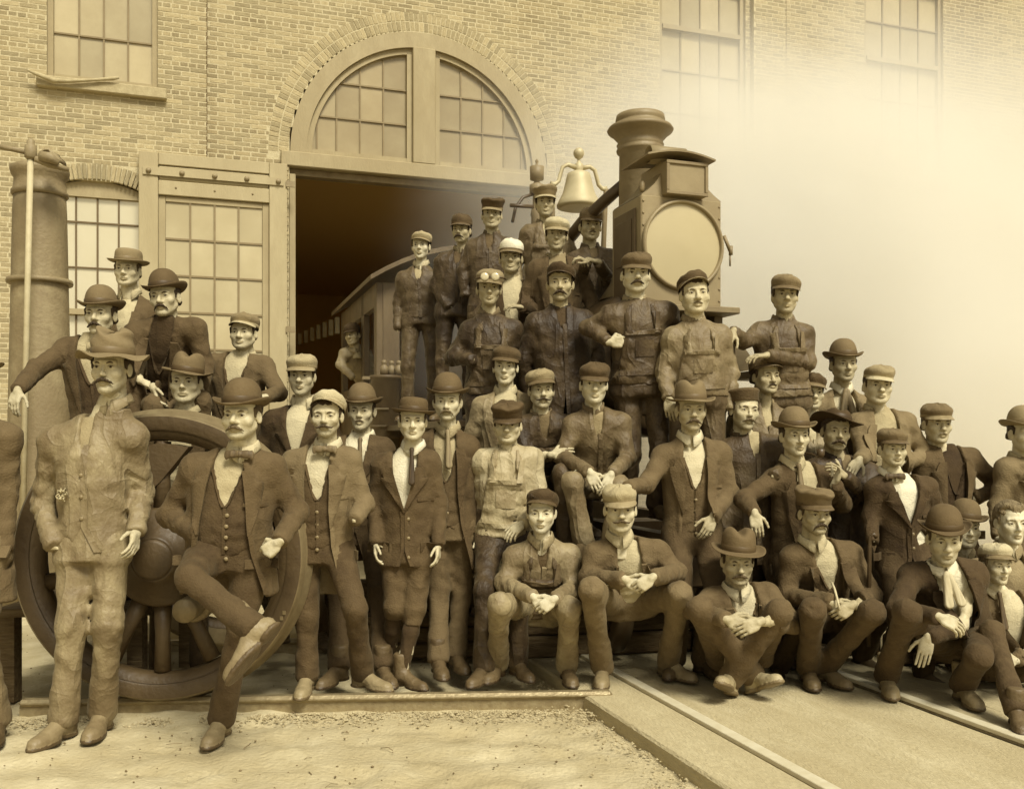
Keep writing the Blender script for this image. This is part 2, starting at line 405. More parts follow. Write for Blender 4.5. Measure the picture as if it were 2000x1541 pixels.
cand = sorted([k for k, q in enumerate(bricks) if vis(q)], key=lambda k: scr(bricks[k][0], bricks[k][3], bricks[k][2])[2])[:300]
cs = set(cand); bmesh_cache = {}
mbv, mbf, tones = [], [], []
for k, (t0, t1, z, y) in enumerate(bricks):
    pr = r.uniform(.001, .005); dz = r.uniform(-.002, .002)
    if k in cs:
        key = r.randrange(6)
        if key not in bmesh_cache:
            bmesh_cache[key] = MB().box(-.5, .5, -.5, .5, -.5, .5, .045).mesh('brick', M_BRICKP)
        o = obj('brick', bmesh_cache[key], wall); o.location = ((t0 + t1) / 2, y - pr / 2 + .01, z + CH / 2 - J_ / 2 + dz); o.scale = (t1 - t0, pr + .02, CH - J_)
    else:
        b0 = len(mbv)
        z0, z1 = z + dz, z + CH - J_ + dz; e = .003
        mbv += [(t0, y + .01, z0), (t1, y + .01, z0), (t1, y + .01, z1), (t0, y + .01, z1), (t0 + e, y - pr, z0 + e), (t1 - e, y - pr, z0 + e), (t1 - e, y - pr, z1 - e), (t0 + e, y - pr, z1 - e)]
        mbf += [(b0 + 4, b0 + 5, b0 + 6, b0 + 7), (b0, b0 + 1, b0 + 5, b0 + 4), (b0 + 1, b0 + 2, b0 + 6, b0 + 5), (b0 + 2, b0 + 3, b0 + 7, b0 + 6), (b0 + 3, b0, b0 + 4, b0 + 7)]
        tones += [r.random()] * 8
for (tt, ya, yb) in ((TL, -.109, -.006), (TP1, -.089, -.006)):      # brick ends on the returns of the projecting bays
    for q in range(0):
        z0 = 2.0 + q * CH; z1 = z0 + CH - J_; b0 = len(mbv)
        mbv += [(tt - .01, ya, z0), (tt - .01, yb, z0), (tt - .01, yb, z1), (tt - .01, ya, z1), (tt + .004, ya, z0), (tt + .004, yb, z0), (tt + .004, yb, z1), (tt + .004, ya, z1)]
        mbf += [(b0 + 4, b0 + 5, b0 + 6, b0 + 7), (b0, b0 + 1, b0 + 5, b0 + 4), (b0 + 1, b0 + 2, b0 + 6, b0 + 5), (b0 + 2, b0 + 3, b0 + 7, b0 + 6), (b0 + 3, b0, b0 + 4, b0 + 7)]
        tones += [r.random() * .3] * 8
me = mesh('brickwork', mbv, np.array(mbf), [M_BRICK], smooth=False)
at_ = me.attributes.new('tone', 'FLOAT', 'POINT'); at_.data.foreach_set('value', np.array(tones, np.float32))
tag(obj('brickwork', me, wall), kind='stuff')
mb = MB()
for (tt, ya, yb) in ((TL, -.109, -.006), (TP1, -.089, -.006)):      # soot stained brick ends on the bay returns, edge shadow painted into the tone too
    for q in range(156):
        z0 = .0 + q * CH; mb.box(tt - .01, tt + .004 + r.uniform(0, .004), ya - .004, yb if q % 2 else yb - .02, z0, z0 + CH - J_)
tag(mb.build('brick_return', mat('sooty_shaded_brick', .34, rough=.92, vary=.08, scale=14, bump=.4), wall), kind='stuff')
# ---- brick arch over the doorway: two rings of bricks on edge
arch = empty('brick_arch', (0, 0, SPR), 0, house)
vm = [MB().box(-.5, .5, -.5, .5, -.5, .5, .04).mesh('brick', M_BRICKP)]
for ring, (r0, nn) in enumerate(((1.895, 92), (2.035, 98))):
    for k in range(nn):
        a = math.pi * (k + .5 + (.25 if ring else 0)) / nn
        if a > math.pi: continue
        o = obj('brick', vm[0], arch); rr = r0 + .062
        o.location = (rr * math.cos(a), .020 + r.uniform(-.003, .003), rr * math.sin(a)); o.rotation_euler = (0, math.pi / 2 - a, 0)
        o.scale = (math.pi * r0 / nn - .010, .05, .126)
# ---- doorway: timber casing, transom, mullion, fanlight
fan = empty('arched_window', (0, 0, SPR), 0, house)
def arc_band(r0, r1, y0, y1, a0, a1, n_, mb):
    v = []; f = []
    for i in range(n_ + 1):
        a = a0 + (a1 - a0) * i / n_
        for rr in (r0, r1):
            for y in (y0, y1): v.append((rr * math.cos(a), y, rr * math.sin(a)))
    for i in range(n_):
        b = 4 * i
        f += [(b, b + 4, b + 6, b + 2), (b + 1, b + 3, b + 7, b + 5), (b, b + 1, b + 5, b + 4), (b + 2, b + 6, b + 7, b + 3)]
    f += [(0, 2, 3, 1), (4 * n_, 4 * n_ + 1, 4 * n_ + 3, 4 * n_ + 2)]
    mb.add(v, f)
mb = MB(); arc_band(1.655, 1.872, -.02, .22, 0, math.pi, 48, mb); mb.build('arch_casing', M_PAINT, fan)
mb = MB(); arc_band(1.575, 1.652, .03, .20, .008, math.pi - .008, 48, mb); mb.build('arch_sash', M_PAINT, fan)
MB().box(-.165, .165, -.035, .22, .005, 1.66, .012).build('mullion', M_PAINT, fan)
MB().box(-.24, -.168, .03, .2, .012, 1.585).build('sash_stile', M_PAINT, fan); MB().box(.168, .24, .03, .2, .012, 1.585).build('sash_stile', M_PAINT, fan)
MB().box(-1.572, -.243, .03, .2, .012, .075).build('sash_rail', M_PAINT, fan); MB().box(.243, 1.572, .03, .2, .012, .075).build('sash_rail', M_PAINT, fan)
RI = 1.574
cols = [.24, .57, .90, 1.23, 1.50]; rows = [.078, .56, 1.05, 1.50]
for sg in (-1, 1):
    for c in cols[1:-1] + [1.50]:
        h = math.sqrt(RI * RI - c * c)
        if h > .12: MB().box(sg * c - .011, sg * c + .011, .075, .12, .077, h).build('muntin', M_MUNT, fan)
    for z in rows[1:-1]:
        MB().box(*sorted((sg * .243, sg * math.sqrt(RI * RI - z * z))), .071, .118, z - .011, z + .011).build('muntin', M_MUNT, fan)
    for a, b in zip(cols, cols[1:] + [RI]):
        for z0, z1 in zip(rows, rows[1:] + [RI]):
            poly = []
            for q in range(9):
                x = a + (b - a) * q / 8
                if x < RI: poly.append((x, min(z1, math.sqrt(max(RI * RI - x * x, 0)))))
            poly = [p for p in poly if p[1] > z0 + .005]
            if len(poly) < 2: continue
            full = [(poly[0][0], z0)] + [(p[0], p[1]) for p in poly] + [(poly[-1][0] if poly[-1][1] > z0 + .02 else poly[-1][0], z0)]
            MB().prism([(sg * x, z) for x, z in full], .095 + r.uniform(-.002, .002), .10).build('pane', M_GLASSF, fan)
tr = empty('door_frame', (0, 0, 0), 0, house)
MB().box(-2.0, 2.0, -.06, .24, 5.155, SPR - .003, .012).build('transom_beam', M_PAINT, tr)
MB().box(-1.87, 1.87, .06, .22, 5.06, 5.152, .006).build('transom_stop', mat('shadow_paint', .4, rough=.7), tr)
for sg in (-1, 1):
    MB().box(*sorted((sg * 1.80, sg * 1.885)), -.02, .20, -.02, 5.058, .008).build('jamb_post', M_PAINT, tr)
# quoin bricks up the left side of the doorway
for k in range(58):
    z = 1.55 + k * CH
    o = obj('brick', vm[0], wall); o.location = (-1.945, -.012 + r.uniform(-.004, .003), z); o.scale = (.10 if k % 2 else .085, .06, CH - J_)
# ---- sash windows
def sash(idx, t0, t1, z0, z1, y, ncol, zb, rails, glass, munt=M_MUNT):
    w0 = empty('window', (0, 0, 0), 0, house)
    dep = y + .10
    MB().box(t0 + .002, t0 + .07, dep - .05, dep + .12, z0 + .001, z1).build('window_frame', M_PAINT, w0)
    MB().box(t1 - .07, t1 - .002, dep - .05, dep + .12, z0 + .001, z1).build('window_frame', M_PAINT, w0)
    MB().box(t0 + .072, t1 - .072, dep - .05, dep + .12, z0 + .001, z0 + .075).build('sash_rail', M_PAINT, w0)
    a, b = t0 + .072, t1 - .072; cw = (b - a) / ncol
    for i in range(1, ncol): MB().box(a + i * cw - .011, a + i * cw + .011, dep - .012, dep + .03, z0 + .077, z1).build('muntin', munt, w0)
    for z in zb[1:]:
        big = z in rails
        MB().box(a + .001, b - .001, dep - (.075 if big else .016), dep + .034, z - (.035 if big else .010), z + (.035 if big else .010)).build('meeting_rail' if big else 'muntin', M_PAINT if big else munt, w0)
    zz = list(zb) + [z1]
    for i in range(ncol):
        for q0, q1 in zip(zz, zz[1:]):
            o = MB().box(a + i * cw, a + (i + 1) * cw, dep + .008, dep + .014, q0, q1).build('pane', glass, w0)
            c_ = ((a + (i + .5) * cw), dep + .01, (q0 + q1) / 2)
            for v_ in o.data.vertices: v_.co = Vector(v_.co) - Vector(c_)
            o.location = c_; o.rotation_euler = (r.uniform(-.012, .012), 0, r.uniform(-.012, .012))
    return w0
for k, (nm, t0, t1, z0, z1, y) in enumerate(win):
    w0 = sash(k, t0, t1, z0, z1, y, 4, [z0 + .077, 6.58, 7.24, 7.90, 8.55], (7.90,), M_GLASS)
    MB().box(t0 - .11, t1 + .11, y - .09, y + .09, z0 - .14, z0 - .001, .012).build('sill', M_SILL, w0)
w0 = sash(9, gw[0], gw[1], gw[2], gw[3] - .02, -.11, 4, [1.377, 1.95, 2.5, 3.05, 3.62, 4.2], (3.05,), M_GLASSB, munt=mat('dark_sash', .32, rough=.6, vary=.03))
# its segmental brick head and timber filling
ga, gb = gw[0], gw[1]; gm_ = (ga + gb) / 2; gh = (gb - ga) / 2; sag = .14; R_ = (gh * gh + sag * sag) / (2 * sag); zc = gw[3] + .11 - R_
half_a = math.asin(gh / R_)
head_ = empty('window_arch', (gm_, -.11, zc), 0, house)
nn = 24
for k in range(nn):
    a = math.pi / 2 + half_a * 1.06 * (1 - 2 * (k + .5) / nn)
    o = obj('brick', vm[0], head_); rr = R_ + .105; o.location = (rr * math.cos(a), -.0 + r.uniform(-.004, .004), rr * math.sin(a)); o.rotation_euler = (0, math.pi / 2 - a, 0)
    o.scale = (2 * half_a * 1.06 * R_ / nn - .012, .06, .20)
mb = MB(); poly = [(R_ * .999 * math.cos(math.pi / 2 + half_a * q), R_ * .999 * math.sin(math.pi / 2 + half_a * q)) for q in np.linspace(1, -1, 17)]
mb.prism([(poly[0][0], gw[3] - .10 - zc)] + poly + [(poly[-1][0], gw[3] - .10 - zc)], .055, .11); mb.build('head_board', M_PAINT, head_)
# ---- the open left leaf of the engine house door, folded back against the wall
lf = empty('door_leaf', (-1.93, -.16, 0), 0, house)
LW = 1.86; zt = 5.12
def leaf(nm, x0, x1, y0, y1, z0, z1, m=M_PAINTL, bev=.008): return MB().box(x0, x1, y0, y1, z0, z1, bev).build(nm, m, lf)
leaf('stile', -LW, -LW + .235, -.08, .02, .08, zt); leaf('stile', -.235, 0, -.08, .02, .08, zt)
leaf('top_rail', -LW + .237, -.237, -.075, .02, zt - .155, zt)
leaf('board', -LW + .237, -.237, -.062, .02, zt - .345, zt - .162, bev=.014)
leaf('rail', -LW + .237, -.237, -.075, .02, zt - .54, zt - .352)
MB().box(-LW + .05, -.05, -.10, -.081, zt - .30, zt - .20).build('strap', M_PAINTL, lf)
for q in range(5):
    MB().lathe([(.004, -.036), (.026, -.030), (.034, -.012), (.034, 0)], (-LW + .12 + q * (LW - .24) / 4, -.10, zt - .25), 12, 'y').build('bolt', M_IRON, lf)
for q in range(3): MB().lathe([(.002, -.012), (.012, -.008), (.014, 0)], (-LW + .45 + q * .48, -.075, zt - .44), 8, 'y').build('bolt', M_IRON, lf)
gx0, gx1, gz1, gz0 = -LW + .237, -.237, zt - .545, 1.35
leaf('sash_stile', gx0, gx0 + .085, -.035, .015, gz0, gz1, M_PAINT, .004); leaf('sash_stile', gx1 - .085, gx1, -.035, .015, gz0, gz1, M_PAINT, .004)
leaf('sash_rail', gx0 + .087, gx1 - .087, -.035, .015, gz1 - .07, gz1, M_PAINT, .004)
leaf('bottom_panel', gx0, gx1, -.05, .0, .08, gz0 - .002)
px0, px1 = gx0 + .087, gx1 - .087; cw = (px1 - px0) / 4; chh = .475
for i in range(1, 4): MB().box(px0 + i * cw - .012, px0 + i * cw + .012, -.03, .012, gz0, gz1 - .071).build('muntin', M_MUNT, lf)
q = 1
while gz1 - .071 - q * chh > gz0: MB().box(px0, px1, -.027, .011, gz1 - .071 - q * chh - .012, gz1 - .071 - q * chh + .012).build('muntin', M_MUNT, lf); q += 1
for i in range(4):
    for q in range(7):
        z1 = gz1 - .071 - q * chh; z0 = max(z1 - chh, gz0)
        if z1 - z0 < .05: continue
        o = obj('pane', MB().box(-cw / 2, cw / 2, -.003, .003, -(z1 - z0) / 2, (z1 - z0) / 2).mesh('pane', M_GLASSD), lf); o.location = (px0 + (i + .5) * cw, -.008, (z0 + z1) / 2); o.rotation_euler = (r.uniform(-.01, .01), 0, r.uniform(-.01, .01))
for z in (4.85, 2.9, 1.0): MB().box(-.02, .10, -.105, -.082, z - .04, z + .04).build('hinge', M_IRON, lf)
# ---- dark hall behind the doorway
hall = empty('hall', (0, 0, 0), 0, house)
mb = MB(); X_, Y_, Z_ = 6.0, 18.0, 6.2
mb.add([(-X_, .33, -.03), (X_, .33, -.03), (X_, Y_, -.03), (-X_, Y_, -.03), (-X_, .33, Z_), (X_, .33, Z_), (X_, Y_, Z_), (-X_, Y_, Z_)], [(3, 2, 6, 7), (0, 3, 7, 4), (4, 7, 6, 5), (0, 1, 2, 3)])
mb.box(X_, X_ + .1, .33, 1.0, -.03, Z_).box(X_, X_ + .1, 9.0, Y_, -.03, Z_).box(X_, X_ + .1, 1.0, 9.0, -.03, 1.6).box(X_, X_ + .1, 1.0, 9.0, 5.4, Z_)  # unseen gap added in the right wall to let sky light in
mb.build('hall_lining', M_RED, hall)
for k in range(9):
    yy = 2.0 + k * 1.2
    qx, qy0, qy1, qY = 561 + 12.2 * k, 680 - 3.6 * k, 661 - 5.2 * k, 24 - .95 * k
    pa_, pb_ = at(qx, qy0, qY), at(qx, qy1, qY); lx = (pa_[0] - WX0) * .948 + (qY - D0) * .3176; ly = -(pa_[0] - WX0) * .3176 + (qY - D0) * .948
    MB().box(lx - .04, lx + .04, ly, ly + .08, pa_[2], pb_[2]).build('stanchion', mat('whitewash', .60, rough=.9), hall)
# ---- a crooked branch of iron lying on the left window sill
tag(MB().tube([wp for wp in [(-.0, 0, 0), (.10, -.02, -.035), (.30, -.03, -.10), (.45, -.02, -.085), (.75, -.01, -.03), (.98, 0, .02), (1.05, 0, .04)]], [.010, .024, .036, .026, .018, .024, .016], 9).build('crooked_bracket', M_SILL),
    'crooked wooden bar lying across the sill of the upper left window', 'bar')
q = bpy.data.objects['crooked_bracket']; tq = wt(52, -.28); q.location = (WX0 + .948 * tq + .3176 * .23, D0 + .3176 * tq - .948 * .23, 5.985); q.rotation_euler = (0, 0, ROT)
# ---- tapered iron water column with its valve gear, left
wc = empty('water_column', at(78, 865, 8.2) * (1, 1, 0)); tag(wc, 'tapered cast iron water column with a collar standing at the left of the wall', 'column')
zt_ = lambda y: HCAM + (YH - y) / FPX * 8.2
MB().lathe([(.30, -.02), (.275, .6), (.25, 1.6), (.215, zt_(415)), (.205, zt_(372))], n=40).build('shaft', M_IRON, wc)
MB().lathe([(.215, zt_(386)), (.228, zt_(383)), (.228, zt_(377)), (.213, zt_(373)), (.205, zt_(360)), (.205, zt_(352)), (.226, zt_(345)), (.236, zt_(338)), (.236, zt_(331)), (.20, zt_(327)), (.01, zt_(325))], n=40).build('collar', M_IRON, wc)
mb = MB(); 
for k in range(14):
    a = 2 * math.pi * k / 14; mb.lathe([(.001, .012), (.010, .008), (.012, 0)], (.262 * math.cos(a), .262 * math.sin(a), zt_(548)), 6)
MB().lathe([(.262, zt_(556)), (.266, zt_(552)), (.262, zt_(547))], n=40).build('seam', M_IRON, wc)
vg = empty('valve_lever', at(60, 865, 7.75) * (1, 1, 0)); tag(vg, 'long iron lever and upright rod with a valve head in front of the water column', 'lever')
zv = lambda y: HCAM + (YH - y) / FPX * 7.75
MB().tube([(-.075, 0, .2), (-.03, 0, zv(600)), (-.002, 0, zv(310))], .024, 10).build('rod', mat('galvanized_rod', .70, rough=.6, vary=.05), vg)
MB().lathe([(.02, zv(272)), (.03, zv(276)), (.03, zv(283)), (.045, zv(285)), (.048, zv(308)), (.03, zv(312))], n=16).build('socket', M_IRON, vg)
MB().tube([(-.27, -.02, zv(287)), (-.04, 0, zv(297))], .022, 9).build('handle', M_IRON, vg)
MB().tube([(.03, 0, zv(310)), (.12, .05, zv(317)), (.26, .12, zv(324))], [.026, .03, .02], 9).build('arm', M_IRON, vg)
mb = MB(); v = []; f = []
for i in range(13):
    a = math.pi * i / 12
    for y in (-.05, .12): v.append((.125 - .085 * math.cos(a), y + .06, zv(312) + .095 * math.sin(a) * (1 if i < 8 else .75)))
for i in range(12): f.append((2 * i, 2 * i + 2, 2 * i + 3, 2 * i + 1))
mb.add(v, f, True); o = mb.build('hood', M_IRON, vg); md = o.modifiers.new('thick', 'SOLIDIFY'); md.thickness = .014
MB().tube([(.08, .0, zv(305)), (.16, .0, zv(308)), (.22, .02, zv(318))], [.04, .045, .02], 10).build('valve', M_IRON, vg)
# ================================================================ locomotive, wheel set, timbers
M_BLACK = mat('engine_black', .17, rough=.42, vary=.04, scale=7, bump=.12, bscale=30, spec=.5, dirt=-.06, dscale=2.2)
M_SMOKE = mat('smokebox_iron', .46, rough=.55, vary=.05, scale=7, bump=.15, bscale=30, spec=.45, dirt=.06)
M_LAMP = mat('lamp_casing', .50, rough=.5, vary=.04, scale=6, bump=.08, bscale=30, spec=.45, dirt=.05)
M_LAMPD = mat('lamp_side', .24, rough=.5, vary=.04, scale=6, spec=.4)
M_LENS = mat('lamp_glass', .66, rough=.3, vary=.015, spec=.5, scale=3)
M_BRASS = mat('bell_brass', .68, rough=.55, vary=.04, scale=5, metal=.15, spec=.4)
M_CAB = mat('cab_wood', .27, rough=.55, vary=.05, scale=6, bump=.12, stretch=(1, 1, .4), spec=.4)
OL = np.array([3.198 - .335 * 5.4, 5.4, 0])
loco = empty('steam_locomotive', OL, ROT)
tag(loco, 'black steam locomotive with a big square headlight, tall stack and brass bell', 'locomotive')
def al(Y, lat=0): return (Y - 5.4 - .3176 * lat) / .948
def E_(nm, mb, m): return mb.build(nm, m, loco)
# running gear
E_('frame', MB().box(-.46, -.36, .1, 8.2, .55, .85).box(.36, .46, .1, 8.2, .55, .85).box(-.355, .355, 1.2, 1.5, .6, .84), M_BLACK)
E_('bumper_beam', MB().box(-.92, .92, .38, .56, .50, .80, .015), M_BLACK)
E_('front_deck', MB().box(-.92, .92, .563, 1.55, .72, .775, .008), M_BLACK)
def wheel(nm, x, y, R, ns, par, th=.12):
    e = empty(nm, (x, y, R + .065), 0, par); sg = 1 if x > 0 else -1
    mb = MB(); mb.lathe([(R - .075, -th / 2), (R - .02, -th / 2), (R, -th / 2 + .01), (R, th / 2 - .01), (R - .02, th / 2), (R - .075, th / 2), (R - .075, -th / 2)], n=40, axis='x', cap=False); mb.build('tyre', M_BLACK, e)
    mb = MB().lathe([(.01, -th * .6), (R * .2, -th * .6), (R * .2, th * .6), (.01, th * .6)], n=20, axis='x')
    for k in range(ns):
        a = 2 * math.pi * k / ns; mb.tube([(0, R * .15 * math.cos(a), R * .15 * math.sin(a)), (0, (R - .06) * math.cos(a), (R - .06) * math.sin(a))], [.035, .025], 6)
    mb.build('wheel_centre', M_BLACK, e)
for sx in (-.60, .60):
    for y in (.75, 1.9): wheel('truck_wheel', sx, y, .33, 8, loco)
    for y in (3.7, 5.3): wheel('driving_wheel', sx, y, .62, 14, loco)
    E_('cylinder', MB().lathe([(.02, -.42), (.25, -.42), (.27, -.39), (.27, .39), (.25, .42), (.02, .42)], (sx * 1.32, 1.75, .78), 28, 'y').box(sx * 1.32 - .2, sx * 1.32 + .2, 1.42, 2.1, 1.05, 1.36, .03), M_BLACK)
    E_('running_board', MB().box(*sorted((sx * .80, sx * 2.05)), 2.3, 5.35, 1.50, 1.555, .006), M_BLACK)
    E_('main_rod', MB().box(sx * 1.22 - .03, sx * 1.22 + .03, 2.0, 5.3, .62, .74, .01), M_BLACK)
    E_('step', MB().box(*sorted((sx * 1.7, sx * 2.2)), .45, 1.0, .74, .782, .006), M_BLACK)
# boiler
E_('smokebox', MB().lathe([(.01, 1.10), (.46, 1.10), (.52, 1.14), (.53, 1.2), (.53, 2.2)], (0, 0, 1.95), 44, 'y'), M_BLACK)
E_('smokebox_door', MB().lathe([(.01, 1.01), (.30, 1.03), (.38, 1.07), (.40, 1.098)], (0, 0, 1.95), 36, 'y'), M_BLACK)
E_('boiler', MB().lathe([(.50, 2.203), (.50, 4.2), (.62, 4.7), (.62, 5.34)], (0, 0, 1.95), 44, 'y'), M_BLACK)
for y in (2.25, 2.95, 3.6): E_('boiler_band', MB().lathe([(.512, y), (.512, y + .05)], (0, 0, 1.95), 44, 'y', cap=False), M_SMOKE)
E_('steam_dome', MB().lathe([(.26, 2.35), (.235, 2.6), (.235, 2.95), (.20, 3.05), (.10, 3.11), (.005, 3.12)], (0, 3.35, 0), 32), M_SMOKE)
# stack
zs = lambda y: HCAM + (YH - y) / FPX * 6.79
E_('smokestack', MB().lathe([(.30, 2.40), (.22, 2.52), (.172, 2.66), (.157, 2.80), (.150, zs(302)), (.168, zs(299)), (.172, zs(295)), (.164, zs(291)), (.162, zs(288)), (.170, zs(285)), (.160, zs(281)), (.165, zs(276)), (.205, zs(264)), (.232, zs(259)), (.238, zs(256)), (.226, zs(251)), (.172, zs(243)), (.172, zs(240)), (.178, zs(237)), (.172, zs(228)), (.15, zs(228)), (.14, zs(240)), (.01, zs(245))], (0, al(6.79), 0), 48), M_SMOKE)
E_('blast_pipe', MB().tube([(-.08, 1.50, zs(352)), (-.16, 1.70, zs(378)), (-.22, 2.0, zs(405)), (-.26, 2.3, zs(440))], [.04, .046, .048, .048], 14), M_BLACK)
# headlight
Yh = 6.2; hy = al(Yh); zh = lambda y: HCAM + (YH - y) / FPX * Yh
lamp = empty('headlight', (0, hy, 0), 0, loco)
zb, ztp = zh(597), zh(387)
MB().box(-.30, .29, .0, .45, zb, ztp, .008).build('lamp_box', M_LAMP, lamp)
MB().box(-.312, -.302, .07, .40, zb + .07, ztp - .07, .004).build('side_door', M_LAMPD, lamp)
MB().box(-.318, -.313, .12, .35, zb + .28, ztp - .13, .002).build('side_panel', M_LAMPD, lamp)
zc_ = zh(480)
MB().lathe([(.272, .0), (.296, -.004), (.300, -.018), (.292, -.032), (.280, -.034), (.274, -.024), (.272, .0)], (0, 0, zc_), 64, 'y', cap=False).build('lamp_ring', M_LAMP, lamp)
MB().lathe([(.0004, -.026), (.15, -.022), (.273, -.008)], (0, 0, zc_), 64, 'y', cap=False).build('lens', M_LENS, lamp)
v = []; f = []     # flared roof rising to the number box
for j in range(7):
    t = j / 6; hw_ = .295 - .165 * (1 - (1 - t) ** 2.2); y0 = .01 + .02 * t; y1 = .44 - .10 * (1 - (1 - t) ** 2.2); z = ztp + .001 + .235 * t
    v += [(-hw_, y0, z), (hw_, y0, z), (hw_, y1, z), (-hw_, y1, z)]
for j in range(6):
    for i in range(4): f.append((4 * j + i, 4 * j + (i + 1) % 4, 4 * j + 4 + (i + 1) % 4, 4 * j + 4 + i))
f += [(24, 25, 26, 27)]
MB().add(v, f).build('lamp_roof', M_LAMP, lamp)
MB().box(-.145, .15, -.055, .24, zh(386), zh(321), .006).build('number_box', M_LAMP, lamp)
for a in ((-.150, .155, zh(386), zh(386) + .022), (-.150, .155, zh(321) - .022, zh(321)), (-.150, -.128, zh(386) + .023, zh(321) - .023), (.133, .155, zh(386) + .023, zh(321) - .023)):
    MB().box(a[0], a[1], -.068, -.056, a[2], a[3], .003).build('box_frame', M_SMOKE, lamp)
v = []; f = []
for i in range(13):
    x = -.30 + .49 * i / 12; z = zh(320) + .006 + .05 * math.cos((i - 6) / 6 * 1.35) - .012
    for y in (-.10, .30): v += [(x, y, z), (x, y, z + .012)]
for i in range(12):
    b = 4 * i; f += [(b, b + 2, b + 6, b + 4), (b + 1, b + 5, b + 7, b + 3), (b, b + 4, b + 5, b + 1), (b + 2, b + 3, b + 7, b + 6)]
f += [(0, 1, 3, 2), (48, 50, 51, 49)]
MB().add(v, f).build('hood', M_SMOKE, lamp)
zd = zh(297)
mb = MB(); v = []; f = []; nn = 28
for x in (-.19, .075):
    for rr in (.062, .054):
        for k in range(nn): a = 2 * math.pi * k / nn; v.append((x, .12 + rr * math.cos(a), zd + rr * math.sin(a)))
for k in range(nn):
    q = (k + 1) % nn
    f += [(k, q, 2 * nn + q, 2 * nn + k), (nn + k, 3 * nn + k, 3 * nn + q, nn + q), (k, nn + k, nn + q, q), (2 * nn + k, 2 * nn + q, 3 * nn + q, 3 * nn + k)]
mb.add(v, f, True).build('vent_drum', M_LAMP, lamp)
MB().lathe([(.012, 0), (.018, .02), (.018, .06), (.01, .07)], (-.27, .05, ztp + .03), 10).build('oil_cap', M_SMOKE, lamp)
MB().tube([(.305, -.01, zh(455)), (.345, -.02, zh(485))], .012, 8).build('latch', M_SMOKE, lamp)
MB().lathe([(.006, -.03), (.014, -.03), (.014, .03), (.006, .03)], (.35, -.02, zh(484)), 8).tube([(.345, -.02, zh(490)), (.345, -.02, zh(515))], .006, 6).build('latch_pin', M_SMOKE, lamp)
MB().box(-.40, .40, -.06, .55, zb - .045, zb - .002, .006).box(-.36, -.30, .1, .5, zb - .5, zb - .047).box(.30, .36, .1, .5, zb - .5, zb - .047).build('lamp_bracket', M_SMOKE, lamp)
mb = MB()          # rivets along the lamp casing
for k in range(9):
    for x in (-.285, .275): mb.lathe([(.001, -.006), (.007, -.004), (.008, 0)], (x, -.001, zb + .04 + (ztp - zb - .08) * k / 8), 6, 'y')
tag(mb.build('rivet', M_SMOKE, lamp), kind='stuff')
# bell and yoke
Yb = 7.88; yb = al(Yb); zb_ = lambda y: HCAM + (YH - y) / FPX * Yb
bell = empty('bell', (0, yb, 0), 0, loco)
MB().lathe([(.155, zb_(408)), (.182, zb_(406)), (.186, zb_(402)), (.165, zb_(392)), (.135, zb_(378)), (.115, zb_(360)), (.104, zb_(348)), (.094, zb_(340)), (.06, zb_(336)), (.01, zb_(335))], n=40).build('bell_body', M_BRASS, bell)
MB().lathe([(.03, zb_(336)), (.036, zb_(334)), (.036, zb_(322)), (.022, zb_(319)), (.012, zb_(315)), (.012, zb_(312)), (.034, zb_(308)), (.046, zb_(301)), (.042, zb_(295)), (.02, zb_(290)), (.003, zb_(289))], n=24).build('finial', M_BRASS, bell)
for sg in (-1, 1):
    MB().tube([(sg * .03, 0, zb_(328)), (sg * .10, 0, zb_(324)), (sg * .145, 0, zb_(330)), (sg * .165, 0, zb_(345)), (sg * .18, 0, zb_(358)), (sg * .215, 0, zb_(365)), (sg * .25, 0, zb_(365))], [.022, .018, .017, .017, .017, .018, .026], 10).build('yoke_arm', M_BRASS, bell)
    MB().tube([(sg * .25, 0, zb_(365)), (sg * .24, 0, zb_(400)), (sg * .20, 0, 2.45)], .022, 8).build('bell_stand', M_SMOKE, bell)
# pop valve column, pipes
Yv = 8.9; yv = al(Yv); zv_ = lambda y: HCAM + (YH - y) / FPX * Yv
E_('safety_valve', MB().lathe([(.055, 2.4), (.055, zv_(425)), (.062, zv_(420)), (.055, zv_(412)), (.040, zv_(398)), (.040, zv_(380)), (.070, zv_(377)), (.070, zv_(362)), (.040, zv_(359)), (.022, zv_(354)), (.065, zv_(351)), (.068, zv_(326)), (.015, zv_(323)), (.012, zv_(318)), (.018, zv_(315)), (.002, zv_(310))], (0.02, yv, 0), 24), M_SMOKE)
E_('hand_rail', MB().tube([(-.28, yv - .1, zv_(411)), (-.05, yv - .1, zv_(410))], .018, 8).tube([(-.02, yv, zv_(380)), (-.12, yv, zv_(388)), (-.20, yv - .02, zv_(410)), (-.24, yv - .05, zv_(440))], .016, 8), M_BLACK)
